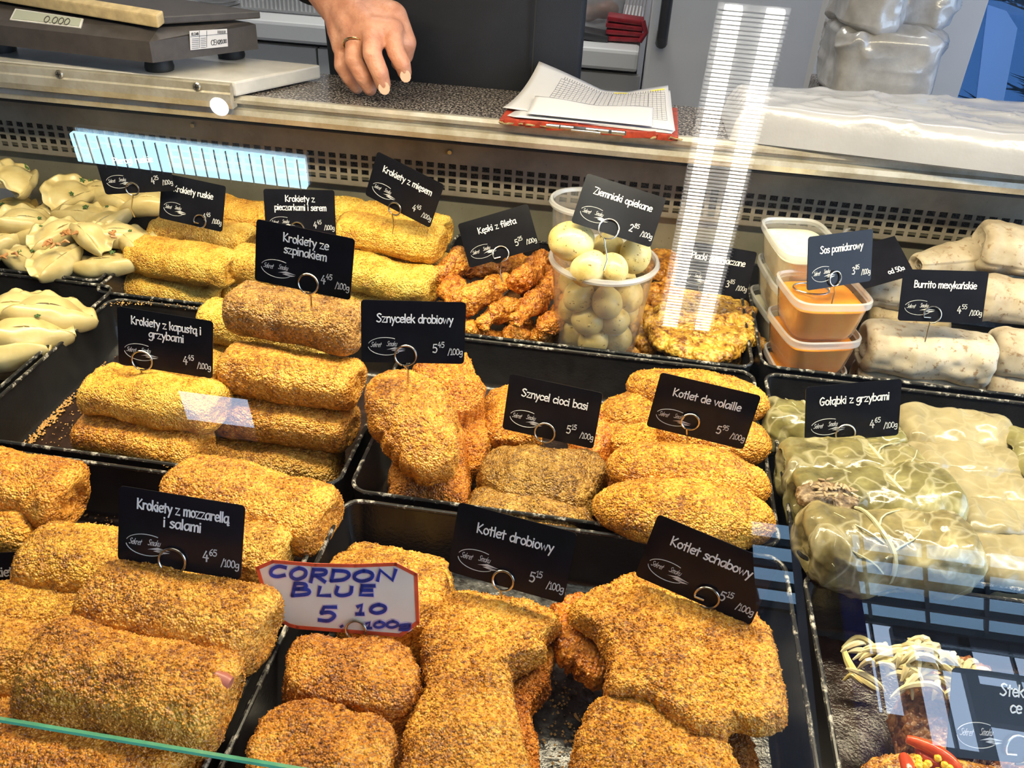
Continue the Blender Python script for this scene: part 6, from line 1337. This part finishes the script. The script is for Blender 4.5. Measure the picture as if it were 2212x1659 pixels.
# other arm resting down, hand at the side
bd.limb([(-.24, 1.33, .52), (-.055, 1.33, .52), (.01, 1.42, .36), (-.12, 1.22, .43)], [.06, .056, .043, .030])
for k in range(4): bd.limb([(-.12, 1.22, .43), (-.185, 1.165, .425 + k * .019), (-.215 - (.010 if k in (1, 2) else 0), 1.165, .425 + k * .019)], [.022, .0120, .0085])
bd.limb([(-.12, 1.22, .43), (-.155, 1.17, .485), (-.175, 1.165, .505)], [.02, .012, .009])
# head
bd.limb([(-.24, 1.33, .78), (-.24, 1.32, .74)], [.080, .074]); bd.limb([(-.24, 1.275, .68), (-.24, 1.30, .72)], [.040, .060]); bd.limb([(-.24, 1.245, .745), (-.24, 1.228, .715)], [.009, .014])
bd.limb([(-.32, 1.33, .745), (-.322, 1.335, .725)], [.012, .009]); bd.limb([(-.16, 1.33, .745), (-.158, 1.335, .725)], [.012, .009])
bd.limb([(-.262, 1.252, .690), (-.24, 1.246, .690), (-.218, 1.252, .690)], [.006, .008, .006])
body = pp(bd.remesh('body', M['skin'], per, .0024, 4))
for sx in (-.028, .028):
    e_ = pp(MB().lathe([(0, -.011), (.008, -.007), (.011, 0), (.008, .007), (0, .011)], 16, (-.24 + sx, 1.259, .757)).build('eye', M['paper'], per, True)); pp(MB().tube([(-.24 + sx, 1.251, .757), (-.24 + sx, 1.247, .757)], .005, 12).build('iris', M['foot'], e_))
hr = Caps(); hr.limb([(-.24, 1.35, .80), (-.24, 1.37, .76)], [.084, .078]); hr.limb([(-.24, 1.31, .83), (-.24, 1.36, .84)], [.055, .06]); pp(hr.remesh('hair', plain('brown_hair', (.05, .03, .018), .7, 0, .4, .4, 200, .8, 400), per, .006, 2))
for a, b, w_ in ((fing[0][3], fing[0][2], .0078), (fing[1][3], fing[1][2], .0082)):
    d = (a - b) / np.linalg.norm(a - b); side = np.cross(d, CR[:, 1]); side /= np.linalg.norm(side); nn_ = -np.cross(side, d); nn_ = nn_ if nn_ @ CR[:, 1] < 0 else -nn_
    c0 = a + nn_ * .0078 + d * .001; pts = [c0 + side * math.cos(t) * w_ * .85 + d * math.sin(t) * w_ * 1.05 for t in np.arange(12) / 12 * 6.283]
    pp(MB().prism(pts, nn_ * .0012, .0004).build('finger_nail', M['nail'], per))
a, b = fing[2][0], fing[2][1]; c0 = a * .62 + b * .38; d = (b - a) / np.linalg.norm(b - a); u1 = np.cross(d, [0, 0, 1.]); u1 /= np.linalg.norm(u1); u2 = np.cross(d, u1)
pp(MB().tube([c0 + (u1 * math.cos(t) + u2 * math.sin(t)) * .0142 for t in np.arange(28) / 28 * 6.283], .0012, 8, closed=True).build('finger_ring', M['gold'], per, True))
# clothes
shirt = Caps(); shirt.limb([(-.24, 1.37, .0), (-.24, 1.37, .25), (-.24, 1.36, .46)], [.150, .155, .13]); shirt.limb([(-.19, 1.37, .0), (-.185, 1.37, .40)], [.10, .11]); shirt.limb([(-.35, 1.37, .0), (-.36, 1.37, .40)], [.11, .12])
shirt.limb([(-.24, 1.35, .50), sh], [.085, .075]); shirt.limb([sh, el], [.070, .062]); w7 = el + (wr - el) * .72; shirt.limb([el, w7], [.062, .050])
shirt.limb([(-.24, 1.35, .50), (-.055, 1.33, .52), (.01, 1.42, .36), (-.06, 1.31, .395)], [.085, .073, .055, .046])
pp(shirt.remesh('shirt', M['black'], per, .008, 6))
trs = Caps(); trs.limb([(-.24, 1.38, -.05), (-.33, 1.38, -.25), (-.33, 1.38, -.55), (-.33, 1.38, -.95)], [.14, .095, .07, .055]); trs.limb([(-.24, 1.38, -.05), (-.15, 1.38, -.25), (-.15, 1.38, -.55), (-.15, 1.38, -.95)], [.14, .095, .07, .055]); pp(trs.remesh('trousers', M['black'], per, .012, 4))
for x in (-.33, -.15): pp(MB().box((x, 1.33, -.975), (.09, .26, .07), bev=.02).build('shoe', M['foot'], per, True))
xl_, xr_ = F(752, 185, 1.20)[0], F(1247, 205, 1.20)[0]; nx, ny = 40, 30
U, W = np.meshgrid(np.linspace(0, 1, nx), np.linspace(0, 1, ny), indexing='ij'); zt_ = -.55 + W * 1.05
Xc = xl_ + (xr_ - xl_) * U; narrow = np.clip((zt_ - .32) / .18, 0, 1) * .35; Xc = Xc + (.5 - U) * (xr_ - xl_) * narrow
Yc = 1.197 + .030 * (2 * U - 1) ** 2 + .004 * (fbm(np.stack([Xc, Xc * 0, zt_], -1), 9, 2, 2) - .5)
ap = link('apron', npmesh('apron', np.stack([Xc, Yc, zt_], -1).reshape(-1, 3), gridfaces(nx, ny, False)), M['apron'], per); pp(ap); s_ = ap.modifiers.new('t', 'SOLIDIFY'); s_.thickness = .002; s_.offset = -1
xs2 = F(1150, 120, 1.19)[0]; pp(MB().box((xs2, 1.1985, 0), (.0016, .004, 1.0)).build('apron_seam', M['foot'], per))
for sx in (xl_ + .07, xr_ - .07): pp(MB().tube([(sx, 1.215, .49), (sx * .6 + -.24 * .4, 1.25, .56), (sx * .35 - .24 * .65, 1.34, .60)], .008, 8).build('apron_strap', M['apron'], per, True))

for o in list(bpy.data.objects):             # sub-parts modelled in world space under parts modelled in world space
    if o.parent and o.parent.parent and o.matrix_parent_inverse != Matrix() and o.parent.matrix_parent_inverse != Matrix(): o.matrix_parent_inverse = Matrix()
